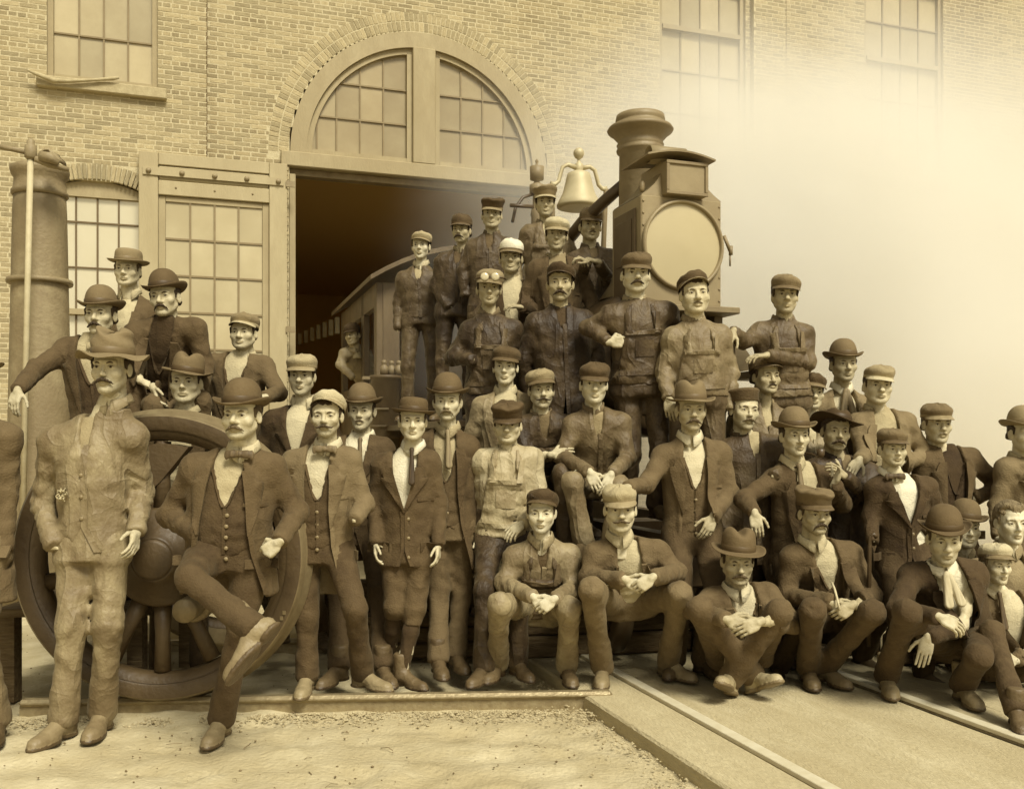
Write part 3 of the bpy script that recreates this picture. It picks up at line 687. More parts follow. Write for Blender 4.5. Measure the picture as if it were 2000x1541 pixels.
# cab
cab = empty('cab', (0, 5.36, 0), 0, loco); CL = 2.6
for sg in (-1, 1):
    x0, x1 = sorted((sg * 1.13, sg * 1.2))
    MB().box(x0, x1, 0, CL, 1.15, 2.05, .004).build('side_wall', M_CAB, cab)
    for a, b in ((0, .16), (.82, .98), (CL - .16, CL)): MB().box(x0, x1, a, b, 2.052, 3.1, .004).build('post', M_CAB, cab)
    MB().box(x0, x1, .162, CL - .162, 2.85, 3.1, .004).build('head_rail', M_CAB, cab)
MB().box(-1.128, -.95, .0, .06, 1.15, 3.1).build('corner_post', M_CAB, cab); MB().box(.95, 1.128, .0, .06, 1.15, 3.1).build('corner_post', M_CAB, cab)
MB().box(-.948, .948, .0, .06, 2.88, 3.1).build('front_rail', M_CAB, cab)
v = []; f = []
for i in range(17):
    x = -1.30 + 2.6 * i / 16; z = 3.09 + .40 * (1 - abs(x / 1.30) ** 2.1)
    for y in (-.22, CL + .2): v += [(x, y, z), (x, y, z + .05)]
for i in range(16):
    b = 4 * i; f += [(b, b + 2, b + 6, b + 4), (b + 1, b + 5, b + 7, b + 3), (b, b + 4, b + 5, b + 1), (b + 2, b + 3, b + 7, b + 6)]
f += [(0, 1, 3, 2), (64, 66, 67, 65)]
MB().add(v, f).build('roof', M_CAB, cab)
MB().box(-1.05, 1.05, .3, CL, 1.10, 1.15).build('cab_floor', M_BLACK, cab)
# oil reservoir with three cans on it beside the cab front
res = empty('reservoir', (-1.2, al(9.6, -1.2), 0), 0, loco); zr = lambda y: HCAM + (YH - y) / FPX * 9.6
MB().lathe([(.145, zr(856)), (.150, zr(850)), (.150, zr(742)), (.165, zr(740)), (.165, zr(734)), (.01, zr(733))], n=32).build('tank', M_CAB, res)
MB().box(-.24, .0, -.02, .02, zr(742), zr(736)).build('tank_lug', M_SMOKE, res)
for y in (800, 833): MB().tube([(-.20, -.12, zr(y)), (.0, -.16, zr(y))], .012, 6).build('tank_pipe', M_SMOKE, res)
for k, x in enumerate((-.03, .055, .12)):
    o = MB().lathe([(.042, zr(733) + .001), (.042, zr(718)), (.028, zr(716)), (.020, zr(712)), (.030, zr(710)), (.020, zr(705)), (.002, zr(704))], (0, 0, 0), 14).build('oil_can', M_SMOKE)
    p = OL + RV * (-1.2 + x) + LV * (al(9.6, -1.2) - .06 + .05 * (k % 2)); o.location = (p[0], p[1], 0)
    tag(o, ['left of the three small oil cans on the cab tank', 'middle one of the three small oil cans on the cab tank', 'right of the three small oil cans on the cab tank'][k], 'oil can', 'oil cans on the tank')
def to_loco(p): q = np.asarray(p) - OL; return (q @ RV, q @ LV, q[2])
gp = [to_loco(at(x, y, 6.35)) for x, y in ((1436, 655), (1474, 706), (1470, 722), (1436, 728))]
E_('guard_plate', MB().add(gp + [(a, b + .03, c) for a, b, c in gp], [(0, 1, 2, 3), (7, 6, 5, 4), (0, 4, 5, 1), (1, 5, 6, 2), (2, 6, 7, 3), (3, 7, 4, 0)]).box(.40, .62, .62, .9, 1.80, 1.85), M_SMOKE)
# ---- spare driving wheels on their axle, left foreground
M_WHEEL = mat('wheel_iron', .19, rough=.5, vary=.05, scale=9, bump=.2, bscale=40, spec=.45, dirt=-.07, dscale=3)
M_TREAD = mat('worn_tyre', .44, rough=.4, vary=.06, scale=12, bump=.12, metal=.3, spec=.5)
WC = plane_pt(318, 1362, .077); WR = .725
ws = empty('wheel_set', (WC[0], WC[1], 0), ang - 0.01)
tag(ws, 'pair of big spoked driving wheels on one axle standing on rails in the left foreground', 'wheel set')
zc0 = .077 + WR
def big_wheel(y, flip):
    e = empty('wheel', (0, y, zc0), 0, ws); s_ = -1 if flip else 1
    P_y = lambda pr: [(a, b * s_) for a, b in pr]
    MB().lathe(P_y([(WR - .085, -.07), (WR - .075, -.078), (WR - .012, -.072)]), n=96, axis='y', cap=False).build('tyre_face', M_WHEEL, e)
    MB().lathe(P_y([(WR - .012, -.072), (WR, -.060), (WR + .004, .045), (WR + .030, .058), (WR + .030, .075), (WR + .0, .082), (WR - .085, .07)]), n=96, axis='y', cap=False).build('tread', M_TREAD, e)
    MB().lathe(P_y([(WR - .086, -.066), (WR - .128, -.05), (WR - .136, .0), (WR - .128, .05), (WR - .086, .066)]), n=96, axis='y', cap=False).build('rim', M_WHEEL, e)
    h = MB().lathe(P_y([(.105, -.16), (.115, -.155), (.125, -.10), (.235, -.085), (.25, -.06), (.25, .06), (.2, .09), (.105, .10)]), n=48, axis='y'); h.build('hub', M_WHEEL, e)
    MB().lathe(P_y([(.005, -.175), (.085, -.172), (.1, -.165), (.1, -.16)]), n=32, axis='y').build('axle_end', M_WHEEL, e)
    for k in range(14):
        a = 2 * math.pi * (k + .5) / 14
        p0, p1 = (.22 * math.cos(a), 0, .22 * math.sin(a)), ((WR - .14) * math.cos(a), 0, (WR - .14) * math.sin(a))
        o = MB().tube([(0, 0, 0), (WR * .25, 0, 0), (WR - .36 + .0, 0, 0)], [.050, .038, .044], 10).build('spoke', M_WHEEL, e)
        o.location = p0; o.rotation_euler = (0, -a, 0); o.scale = (1, 1.0, 1)
    mb = MB(); cw_ = []                                       # counterweight between rim and hub, upper left
    for i in range(13): a = math.pi * (.42 + .5 * i / 12); cw_.append(((WR - .15) * math.cos(a), (WR - .15) * math.sin(a)))
    cw_ += [(.27 * math.cos(math.pi * .85), .36 * math.sin(math.pi * .85)), (.3 * math.cos(math.pi * .5), .38)]
    mb.prism(cw_, -.045, .045); mb.build('counterweight', M_WHEEL, e)
    pin = (.30 * math.cos(-.95), .30 * math.sin(-.95))
    MB().lathe(P_y([(.075, -.075), (.085, -.07), (.085, .06)]), (pin[0], 0, pin[1]), 24, 'y').lathe(P_y([(.004, -.23), (.055, -.228), (.06, -.22), (.06, -.06)]), (pin[0], 0, pin[1]), 24, 'y').build('crank_pin', M_TREAD, e)
    for k in range(6):
        a = -.42 - .045 * k; MB().box(-.008, .008, -.0805 * 1.0, -.077, -.010, .010).build('stamp', M_TREAD, e).location = ((WR - .035) * math.cos(a), 0, (WR - .035) * math.sin(a))
big_wheel(0, False); big_wheel(1.42, True)
MB().lathe([(.085, .10), (.10, .2), (.085, .35), (.085, 1.05), (.10, 1.2), (.085, 1.32)], (0, 0, zc0), 32, 'y').build('axle', M_WHEEL, ws)
# ---- timbers and staging that carry the crowd
def log_(nm, lab, p0, p1, w_, h_, grp=None, cat='timber'):
    p0 = np.array(p0, float); p1 = np.array(p1, float); L = np.linalg.norm((p1 - p0)[:2]); a = math.atan2(p1[1] - p0[1], p1[0] - p0[0])
    o = MB().box(0, L, -w_ / 2, w_ / 2, 0, h_, .012).build(nm, M_TIMBER); o.location = p0; o.rotation_euler = (0, 0, a); tag(o, lab, cat, grp); return o
b0, b1 = plane_pt(985, 1290, .06), plane_pt(1345, 1270, .06)
nt_ = ['bottom timber', 'middle timber', 'top timber']
for k in range(3):
    log_('timber', nt_[k] + ' of the pile under the two sitting men in caps', b0 + np.array([.03 * k - .04, .12 + .03 * k, .135 * k]), b1 + np.array([.05 * (k % 2), .1 + .03 * k, .135 * k]), .22, .13, 'timbers of the front seat')
c0, c1 = plane_pt(1400, 1285, .06), plane_pt(1700, 1285, .06)
log_('timber', 'low dark timber under the cross legged man and the man with the stick', c0 + np.array([-.1, .25, 0]), c1 + np.array([.1, .2, 0]), .26, .16, 'low seat timbers')
c2, c3 = plane_pt(1760, 1300, .06), plane_pt(2080, 1300, .06)
log_('timber', 'low dark timber under the crouching bowler man at the right', c2 + np.array([0, .15, 0]), c3 + np.array([.1, .2, 0]), .26, .14, 'low seat timbers')
def staging(lab, x0, x1, y0, y1, z, nb_):
    e = empty('plank_staging', ((x0 + x1) / 2, (y0 + y1) / 2, 0)); tag(e, lab, 'staging'); hx, hy_ = (x1 - x0) / 2, (y1 - y0) / 2
    for k in range(nb_): MB().box(-hx, hx, -hy_ + 2 * hy_ * k / nb_ + .003, -hy_ + 2 * hy_ * (k + 1) / nb_ - .003, z - .045, z, .004).build('plank', M_TIMBER, e)
    for sx in (-1, 1):
        for sy in (-1, 1): MB().box(sx * (hx - .06) - .04, sx * (hx - .06) + .04, sy * (hy_ - .06) - .04, sy * (hy_ - .06) + .04, 0, z - .046).build('leg', M_TIMBER, e)
staging('plank staging behind the wheel set carrying the men at the left', -2.95, -1.15, 6.22, 6.95, .47, 4)
staging('small plank staging beside the wheel set under the man with outstretched arm', -2.75, -1.95, 5.0, 5.9, .5, 4)
staging('low plank staging of boards behind the standing boy', -.95, .25, 5.85, 6.5, .3, 3)
for k in range(5):   # boards stacked on edge behind the boy's legs
    p = plane_pt(640, 1297, .02)
    log_('board', ['lowest', 'second lowest', 'middle', 'second highest', 'topmost'][k] + ' board of the stack behind the standing boy', p + np.array([.0, .15, .10 * k]), p + np.array([1.35, .28, .10 * k]), .10, .095, 'boards stacked behind the boy', 'board')
# ================================================================ people: signed-distance sculpting
def smin(a, b, k):
    h = np.clip(.5 + .5 * (b - a) / k, 0, 1)
    return b + (a - b) * h - k * h * (1 - h)
_CO = np.array([(i, j, k) for i in (0, 1) for j in (0, 1) for k in (0, 1)])
_ED = [(a, b) for a in range(8) for b in range(a + 1, 8) if abs(_CO[a] - _CO[b]).sum() == 1]
class Field:
    def __init__(s, lo, hi, h):
        s.h = h; s.lo = np.asarray(lo, float)
        n = np.maximum(3, np.ceil((np.asarray(hi) - s.lo) / h).astype(int) + 1)
        s.ax = [(s.lo[i] + h * np.arange(n[i])).astype(np.float32) for i in range(3)]
        s.v = np.full(n, .12, np.float32)
    def sub(s, lo, hi):
        sl = []
        for i in range(3):
            a = int(np.searchsorted(s.ax[i], lo[i])); b = int(np.searchsorted(s.ax[i], hi[i]))
            if b <= a: return None, None
            sl.append(slice(a, b))
        g = (s.ax[0][sl[0]][:, None, None], s.ax[1][sl[1]][None, :, None], s.ax[2][sl[2]][None, None, :])
        return tuple(sl), g
    def all(s): return (s.ax[0][:, None, None], s.ax[1][None, :, None], s.ax[2][None, None, :])
    def put(s, sl, d, k, sub=False):
        if sub: s.v[sl] = -smin(-s.v[sl], d, k) if k else np.maximum(s.v[sl], -d)
        else: s.v[sl] = smin(s.v[sl], d, k) if k else np.minimum(s.v[sl], d)
    def cap(s, a, b, ra, rb, k=.02, fold=None, sub=False):
        a = np.asarray(a, float); b = np.asarray(b, float); m = max(ra, rb) + max(k, .01) + .03
        sl, g = s.sub(np.minimum(a, b) - m, np.maximum(a, b) + m)
        if sl is None: return
        ba = b - a; L2 = float(ba @ ba) + 1e-9; L = math.sqrt(L2)
        px, py, pz = g[0] - a[0], g[1] - a[1], g[2] - a[2]
        t = (px * ba[0] + py * ba[1] + pz * ba[2]) / L2
        h = np.clip(t, 0, 1)
        qx, qy, qz = px - h * ba[0], py - h * ba[1], pz - h * ba[2]
        d = np.sqrt(qx * qx + qy * qy + qz * qz) - (ra + (rb - ra) * h)
        if fold:
            A, lam, ph, dirv, bias = fold
            l = t * L
            e1 = nrm(np.cross(ba, dirv)); e2 = nrm(np.cross(ba, e1))
            c1 = (qx * e1[0] + qy * e1[1] + qz * e1[2]) / ra; c2 = (qx * e2[0] + qy * e2[1] + qz * e2[2]) / ra
            q = l / lam + ph + .55 * np.sin(c1 * 1.7 + ph * 3 + l * 9) + .35 * np.sin(c2 * 2.3 + ph * 5 - l * 14)
            env = (.35 + .65 * np.clip(np.abs(h - .5) * 2, 0, 1) ** 1.5) if bias == 0 else (.2 + .8 * np.clip(h if bias > 0 else 1 - h, 0, 1) ** 1.3)
            d = d + A * env * (.55 - np.abs(np.sin(math.pi * q)) ** .75)
        s.put(sl, d, k, sub)
    def ell(s, c, r, k=.02, sub=False, R=None):
        c = np.asarray(c, float); r = np.asarray(r, float); m = max(r) + max(k, .01) + .03
        sl, g = s.sub(c - m, c + m)
        if sl is None: return
        p = [g[0] - c[0], g[1] - c[1], g[2] - c[2]]
        if R is not None: p = [p[0] * R[0][i] + p[1] * R[1][i] + p[2] * R[2][i] for i in range(3)]
        k0 = np.sqrt((p[0] / r[0]) ** 2 + (p[1] / r[1]) ** 2 + (p[2] / r[2]) ** 2)
        k1 = np.sqrt((p[0] / r[0] ** 2) ** 2 + (p[1] / r[1] ** 2) ** 2 + (p[2] / r[2] ** 2) ** 2) + 1e-6
        s.put(sl, k0 * (k0 - 1) / k1, k, sub)
    def mesh(s):
        f = s.v.copy()
        f[0] = f[-1] = .05; f[:, 0] = f[:, -1] = .05; f[:, :, 0] = f[:, :, -1] = .05
        g = f < 0
        nx, ny, nz = f.shape
        cnt = np.zeros((nx - 1, ny - 1, nz - 1), np.int8)
        for i, j, k in _CO: cnt += g[i:nx - 1 + i, j:ny - 1 + j, k:nz - 1 + k]
        idx = np.argwhere((cnt > 0) & (cnt < 8))
        if not len(idx): return np.zeros((0, 3)), np.zeros((0, 4), int)
        V = np.stack([f[idx[:, 0] + c[0], idx[:, 1] + c[1], idx[:, 2] + c[2]] for c in _CO], 1)
        acc = np.zeros((len(idx), 3)); n = np.zeros(len(idx))
        for a, b in _ED:
            m = (V[:, a] < 0) != (V[:, b] < 0)
            t = V[m, a] / (V[m, a] - V[m, b])
            acc[m] += _CO[a] + t[:, None] * (_CO[b] - _CO[a]); n[m] += 1
        P = s.lo + s.h * (idx + acc / n[:, None])
        vid = np.full(cnt.shape, -1, np.int64); vid[idx[:, 0], idx[:, 1], idx[:, 2]] = np.arange(len(idx))
        F = []
        for ax in range(3):
            o1, o2 = [(1, 2), (2, 0), (0, 1)][ax]
            a = [slice(None)] * 3; b = [slice(None)] * 3; a[ax] = slice(0, -1); b[ax] = slice(1, None)
            e = np.argwhere(g[tuple(a)] != g[tuple(b)])
            e = e[(e[:, o1] > 0) & (e[:, o2] > 0)]
            ins = g[e[:, 0], e[:, 1], e[:, 2]]
            def cell(d1, d2):
                q = e.copy(); q[:, o1] -= d1; q[:, o2] -= d2; return vid[q[:, 0], q[:, 1], q[:, 2]]
            q = np.stack([cell(1, 1), cell(0, 1), cell(0, 0), cell(1, 0)], 1)
            q[~ins] = q[~ins][:, ::-1]; F.append(q)
        F = np.concatenate(F)
        return P, F

def smooth_mesh(P, F, it=1, lam=.5):
    for _ in range(it):
        acc = np.zeros_like(P); n = np.zeros(len(P))
        for i in range(4):
            for j in (1, 3):
                np.add.at(acc, F[:, i], P[F[:, (i + j) % 4]]); np.add.at(n, F[:, i], 1)
        P = P + lam * (acc / np.maximum(n, 1)[:, None] - P)
    return P

# ---------------------------------------------------------------- heads (origin between the temples at eye level, face towards -Y)
def make_head(h, seed):
    r = random.Random(seed); j = lambda s: r.uniform(-s, s)
    F = Field((-.105, -.155, -.27), (.105, .135, .145), h)
    F.ell((0, .012, .032), (.076, .097, .090), .01)
    F.ell((0, -.028, -.040), (.060 + j(.003), .062, .074), .03)
    jwid = j(.005)
    F.cap((-.050 - jwid, .002, -.052), (-.018, -.064, -.096), .019, .018, .025)
    F.cap((.050 + jwid, .002, -.052), (.018, -.064, -.096), .019, .018, .025)
    F.ell((0, -.074, -.098), (.020 + j(.003), .016, .017), .018)
    for s in (-1, 1):
        F.ell((s * .045, -.060, -.027), (.021, .021, .020), .028)
        F.cap((s * .012, -.0875, .020), (s * .046, -.0735, .0185), .0105, .009, .013)
        F.ell((s * .033, -.104, .001), (.0205, .0265, .0150), .012, sub=True)
    nl = j(.004); nw = j(.002)
    F.cap((0, -.084, .012), (0, -.110 - nl, -.030), .0078, .0108 + nw, .009)
    F.ell((0, -.1075 - nl, -.033), (.0105 + nw, .0105, .0098), .010)
    for s in (-1, 1): F.ell((s * .0118, -.0955, -.0365), (.0075 + nw, .0105, .0068), .009)
    F.ell((0, -.0975, -.052), (.003, .003, .008), .006, sub=True)
    F.cap((-.018, -.083, -.066), (.018, -.083, -.066), .008, .008, .010)
    F.ell((0, -.092, -.064), (.020, .008, .0055), .005)
    F.ell((0, -.090, -.077), (.017, .009, .0065), .005)
    F.cap((-.021, -.097, -.0705), (.021, -.097, -.0705), .0025, .0025, .003, sub=True)
    F.ell((0, -.0935, -.0865), (.015, .006, .004), .009, sub=True)
    for s in (-1, 1):
        F.cap((s * .026, -.0925, -.046), (s * .034, -.0820, -.070), .001, .001, .009, sub=True)
        R = np.array([[math.cos(s * .35), math.sin(s * .35), 0], [-math.sin(s * .35), math.cos(s * .35), 0], [0, 0, 1]])
        F.ell((s * .0785, .010, -.010), (.008, .018, .030), .006, R=R)
        F.ell((s * .0865, .003, -.006), (.006, .010, .018), .004, sub=True, R=R)
    F.cap((0, .030, -.06), (0, .052, -.25), .049, .058, .022)
    F.cap((0, -.016, -.125), (0, -.004, -.16), .011, .011, .03)
    for s in (-1, 1):   # eyes: a lid bulge with a slit
        F.ell((s * .032, -.0775, -.001), (.0165, .0135, .0125), .004)
        F.ell((s * .032, -.094, -.0015), (.0132, .012, .0044), .002, sub=True)
    P, Q = F.mesh()
    P = smooth_mesh(P, Q, 2, .4)
    C = P[Q].mean(1); ax = np.abs(C[:, 0])
    fm = np.zeros(len(Q), int)
    lip = (ax < .021) & (C[:, 1] < -.083) & (C[:, 2] > -.083) & (C[:, 2] < -.059) & (np.abs(C[:, 2] + .071) < .0125 - .3 * ax ** 1.0 * .5)
    fm[lip] = 1
    vs, fs, ms = [P], [Q], [fm]; b = len(P)
    for s in (-1, 1):   # eyeballs and irises
        for rr, yy, cap_, m in ((.0128, -.0752, 0, 3), (.0064, -.0848, 0, 4)):
            U, W = 10, 6; pts = []
            for a in range(W + 1):
                for q in range(U):
                    th = math.pi * a / W; ph = 2 * math.pi * q / U
                    pts.append((s * .032 + rr * math.sin(th) * math.cos(ph), yy + rr * (.55 if m == 4 else 1) * -math.cos(th), -.0015 + rr * math.sin(th) * math.sin(ph)))
            ff = [(b + a * U + q, b + a * U + (q + 1) % U, b + (a + 1) * U + (q + 1) % U, b + (a + 1) * U + q) for a in range(W) for q in range(U)]
            vs.append(np.array(pts)); fs.append(np.array(ff)); ms.append(np.full(len(ff), m)); b += len(pts)
    return np.concatenate(vs), np.concatenate(fs), np.concatenate(ms)
_HEADS = {}
def head(far, seed):
    k = (far, seed % (4 if far else 6))
    if k not in _HEADS: _HEADS[k] = make_head(.0052 if far else .0043, k[1] + 3)
    return _HEADS[k]

# ---------------------------------------------------------------- hands: wrist at the origin, fingers +Y, palm -Z, thumb +X
def make_hand(style):
    curl = {'relax': (.35, .45, .35), 'fist': (1.35, 1.45, .9), 'flat': (.12, .15, .1), 'grip': (.75, .8, .5)}[style]
    F = Field((-.075, -.06, -.085), (.085, .205, .05), .0048)
    F.cap((0, -.012, 0), (0, .01, 0), .024, .023, .01)
    F.ell((0, .045, -.002), (.036, .052, .0145), .012)
    F.cap((-.026, .03, 0), (-.030, .075, 0), .011, .011, .012); F.cap((.02, .02, -.002), (.028, .078, 0), .012, .011, .012)
    for i, (x, ln) in enumerate(((-.031, .062), (-.0105, .074), (.0105, .080), (.030, .072))):
        p = np.array([x, .082 - (.008 if i == 0 else 0), 0]); ang = 0; sp = (x) * .55
        segs = (.46, .30, .24); r = .0088 - (.0012 if i == 0 else 0)
        for q in range(3):
            ang += curl[q] * (1.0 + .12 * (1.5 - i))
            d = np.array([math.sin(sp) * math.cos(ang), math.cos(sp) * math.cos(ang), -math.sin(ang)])
            e = p + d * ln * segs[q] * 1.05
            F.cap(p, e, r, r * .93, .003); p = e; r *= .93
    p = np.array([.022, .018, -.006]); t = 1.0 if style != 'fist' else .55
    for d, l, r in (((.75, .62, -.25), .038, .0115), ((.45, .85, -.30) if style != 'fist' else (-.25, .85, -.5), .032, .0098), ((.25, .92, -.3) if style != 'fist' else (-.7, .55, -.5), .027, .0088)):
        e = p + nrm(d) * l; F.cap(p, e, r, r * .93, .005); p = e
    P, Q = F.mesh(); return smooth_mesh(P, Q, 1, .3), Q
_HANDS = {}
def hand(style, far):
    if style not in _HANDS: _HANDS[style] = make_hand(style)
    return _HANDS[style]

# ---------------------------------------------------------------- boots, moustaches, hair, collars, ties (shared meshes)
_B = {}
def boot_mesh(v):
    if v in _B: return _B[v]
    F = Field((-.075, -.27, -.115), (.075, .11, .13), .0095)
    F.cap((0, .012, .10), (0, .005, -.02), .052, .046, .02)
    F.ell((0, .03, -.05), (.038, .052, .042), .02)
    F.cap((0, -.01, -.02), (0, -.11, -.052), .042, .036, .03)
    F.ell((.004, -.125, -.060), (.047, .085, .032), .02)
    F.ell((.002, -.185, -.063), (.036, .045, .028), .02)
    for q in range(4): F.cap((-.018, -.045 - .022 * q, .012 - .016 * q), (.018, -.045 - .022 * q, .012 - .016 * q), .0045, .0045, .003)
    g = F.all()
    F.v = np.maximum(F.v, -.09 - g[2])
    sl, q = F.sub((-.08, -.26, -.1), (.08, .1, -.06))
    ell = lambda cx, cy, rx, ry: (np.sqrt(((q[0] - cx) / rx) ** 2 + ((q[1] - cy) / ry) ** 2) - 1) * min(rx, ry)
    sole = np.maximum(np.minimum(ell(.003, -.135, .052, .105), ell(0, .03, .043, .055)), np.abs(q[2] + .083) - .009)
    F.v[sl] = np.minimum(F.v[sl], sole)
    P, Q = F.mesh(); P = smooth_mesh(P, Q, 1, .4)
    _B[v] = mesh('boot', P, Q, [leather(v), leather(max(v - .2, .08))], (P[Q].mean(1)[:, 2] < -.073).astype(int)); return _B[v]
_MO = {}
def moustache_mesh(style, v):
    if (style, v) in _MO: return _MO[(style, v)]
    F = Field((-.07, -.14, -.135), (.07, -.04, -.03), .0036); rr = random.Random(5)
    th = {'thick': .0085, 'thin': .0048, 'handlebar': .0078, 'droop': .0085, 'walrus': .0105}[style]
    for s in (-1, 1):
        pts = {'thick': [(.003, -.104, -.055), (.018, -.101, -.060), (.033, -.090, -.068), (.041, -.082, -.075)],
               'thin': [(.004, -.101, -.056), (.017, -.098, -.060), (.028, -.091, -.064)],
               'handlebar': [(.003, -.104, -.055), (.020, -.101, -.062), (.038, -.090, -.065), (.052, -.084, -.057)],
               'droop': [(.003, -.104, -.055), (.020, -.100, -.061), (.034, -.089, -.073), (.040, -.080, -.090)],
               'walrus': [(.003, -.105, -.057), (.018, -.103, -.064), (.033, -.092, -.073), (.044, -.082, -.081)]}[style]
        for k in range(len(pts) - 1):
            f0, f1 = 1 - .24 * k, 1 - .24 * (k + 1)
            a = np.array(pts[k]) * (s, 1, 1); b = np.array(pts[k + 1]) * (s, 1, 1)
            F.cap(a, b, th * f0, th * f1, .004)
    g = F.all(); F.v = F.v + .0012 * np.sin(g[0] * 900 + g[2] * 300) * np.ones_like(F.v)
    P, Q = F.mesh(); _MO[(style, v)] = mesh('moustache', P, Q, [hairm(v)]); return _MO[(style, v)]
_HA = {}
def hair_mesh(style, v, trim=True):
    if (style, v, trim) in _HA: return _HA[(style, v, trim)]
    F = Field((-.115, -.13, -.12), (.115, .14, .16), .0070)
    F.ell((0, .016, .034), (.0835, .1015, .094), .01)
    F.cap((-.05, .085, -.02), (.05, .085, -.02), .02, .02, .03)
    g = F.all(); x, y, z = g
    ear = np.abs(x) * np.ones_like(F.v)
    face = np.maximum(y + .02 + .5 * np.maximum(z - .03, 0) * 0, z - .062 - .25 * np.abs(x) + .012 * np.sin(x * 60 + 1))   # clear the face below the hairline
    F.v = np.maximum(F.v, -face)
    burn = np.maximum(y + .012, -(z + .012) ) * 0
    low = -(z + .045 + .55 * np.clip(y, -.03, .06) ) ; low = np.where(y < .0, -(z - .008) * np.ones_like(low), low)
    F.v = np.maximum(F.v, low * np.ones_like(F.v))
    for s in (-1, 1):
        F.ell((s * .090, .004, -.014), (.026, .026, .040), .006, sub=True)
        F.cap((s * .0725, -.026, .03), (s * .0735, -.020, -.010), .0100, .0055, .010)
    rr = random.Random(8)
    if style in ('curly', 'fringe'):
        for q in range(26 if style == 'curly' else 13):
            a = rr.uniform(-1.15, 1.15); zz = rr.uniform(.05, .10 if style == 'curly' else .068)
            F.ell((.074 * math.sin(a), -.070 * math.cos(a) + .004, zz), (.016, .014, .013), .006)
    F.v = F.v + .0022 * np.sin(x * 210 + z * 120 + 3 * np.sin(y * 60)) * np.sin(y * 190 - z * 90)
    if trim: F.v = np.maximum(F.v, z - .072 + 0 * F.v)
    P, Q = F.mesh(); P = smooth_mesh(P, Q, 1, .3)
    _HA[(style, v, trim)] = mesh('hair', P, Q, [hairm(v)]); return _HA[(style, v, trim)]
_BR = {}
def brow_mesh(v, side):
    if (v, side) in _BR: return _BR[(v, side)]
    mb = MB()
    for s in (side,):
        mb.tube([(s * .011, -.0905, .0125), (s * .018, -.0910, .0165), (s * .030, -.0890, .0190), (s * .042, -.0800, .0170), (s * .050, -.0710, .0120)], [.0016, .0040, .0042, .0030, .0008], 8)
        mb.tube([(s * .0185, -.0885, -.001), (s * .025, -.0925, .0032), (s * .033, -.0925, .0040), (s * .041, -.0885, .0020), (s * .046, -.0830, -.0015)], [.0005, .0011, .0013, .0011, .0005], 6)
    _BR[(v, side)] = mb.mesh('eyebrow', hairm(v + .10)); return _BR[(v, side)]
_CL = {}
def collar_mesh(style, v, dirty):
    k = (style, v, dirty)
    if k in _CL: return _CL[k]
    # origin at the neck base, front -Y ; stand plus a turned-down fall with two points
    n = 36; V = []; Fc = []
    prof = [(.000, -.030), (.000, .018), (.005, .023), (.010, .018), (.022, -.014), (.017, -.018), (.004, .010)]
    if style == 'band': prof = [(.0, -.03), (.0, .022), (.005, .026), (.010, .022), (.010, -.02)]
    gap = .10 if style != 'open' else .5
    for i in range(n):
        a = -math.pi / 2 + gap + (2 * math.pi - 2 * gap) * i / (n - 1)
        fr = math.exp(-((min(i, n - 1 - i)) / 3.2) ** 2)
        for r, z in prof:
            drop = -.030 * fr if (z < 0 and r > .015) else 0
            V.append(((.057 + r) * math.cos(a), (.060 + r) * math.sin(a) + .010, z + drop - .034 * max(0, -math.sin(a)) + .008))
    m = len(prof)
    for i in range(n - 1):
        for j in range(m): Fc.append((i * m + j, i * m + (j + 1) % m, (i + 1) * m + (j + 1) % m, (i + 1) * m + j))
    Fc += [tuple(range(m)), tuple((n - 1) * m + j for j in range(m - 1, -1, -1))]
    _CL[k] = mesh('collar', V, Fc, [cloth(v, dirty)]); return _CL[k]
_TI = {}
def tie_mesh(style, v):
    if (style, v) in _TI: return _TI[(style, v)]
    F = Field((-.085, -.05, -.26), (.085, .06, .06), .005)
    F.ell((0, 0, 0), (.015, .014, .016), .006)
    if style == 'tie':
        F.cap((0, -.004, -.012), (.004, .0, -.20), .011, .021, .008)
        F.v = np.maximum(F.v, np.abs(F.all()[1] + .002) - .012)
    elif style == 'bow':
        for s in (-1, 1): F.ell((s * .030, .0, 0), (.028, .011, .020), .006); F.ell((s * .055, .002, -.004), (.012, .008, .024), .006)
    elif style == 'scarf':
        for s in (-1, 1): F.cap((s * .010, 0, -.01), (s * .030, .0, -.15), .014, .024, .012)
        F.v = np.maximum(F.v, np.abs(F.all()[1]) - .016)
    P, Q = F.mesh(); _TI[(style, v)] = mesh('tie', P, Q, [mat('tie_silk', v, rough=.6, vary=.10, scale=90, stretch=(1, 1, .08))]); return _TI[(style, v)]

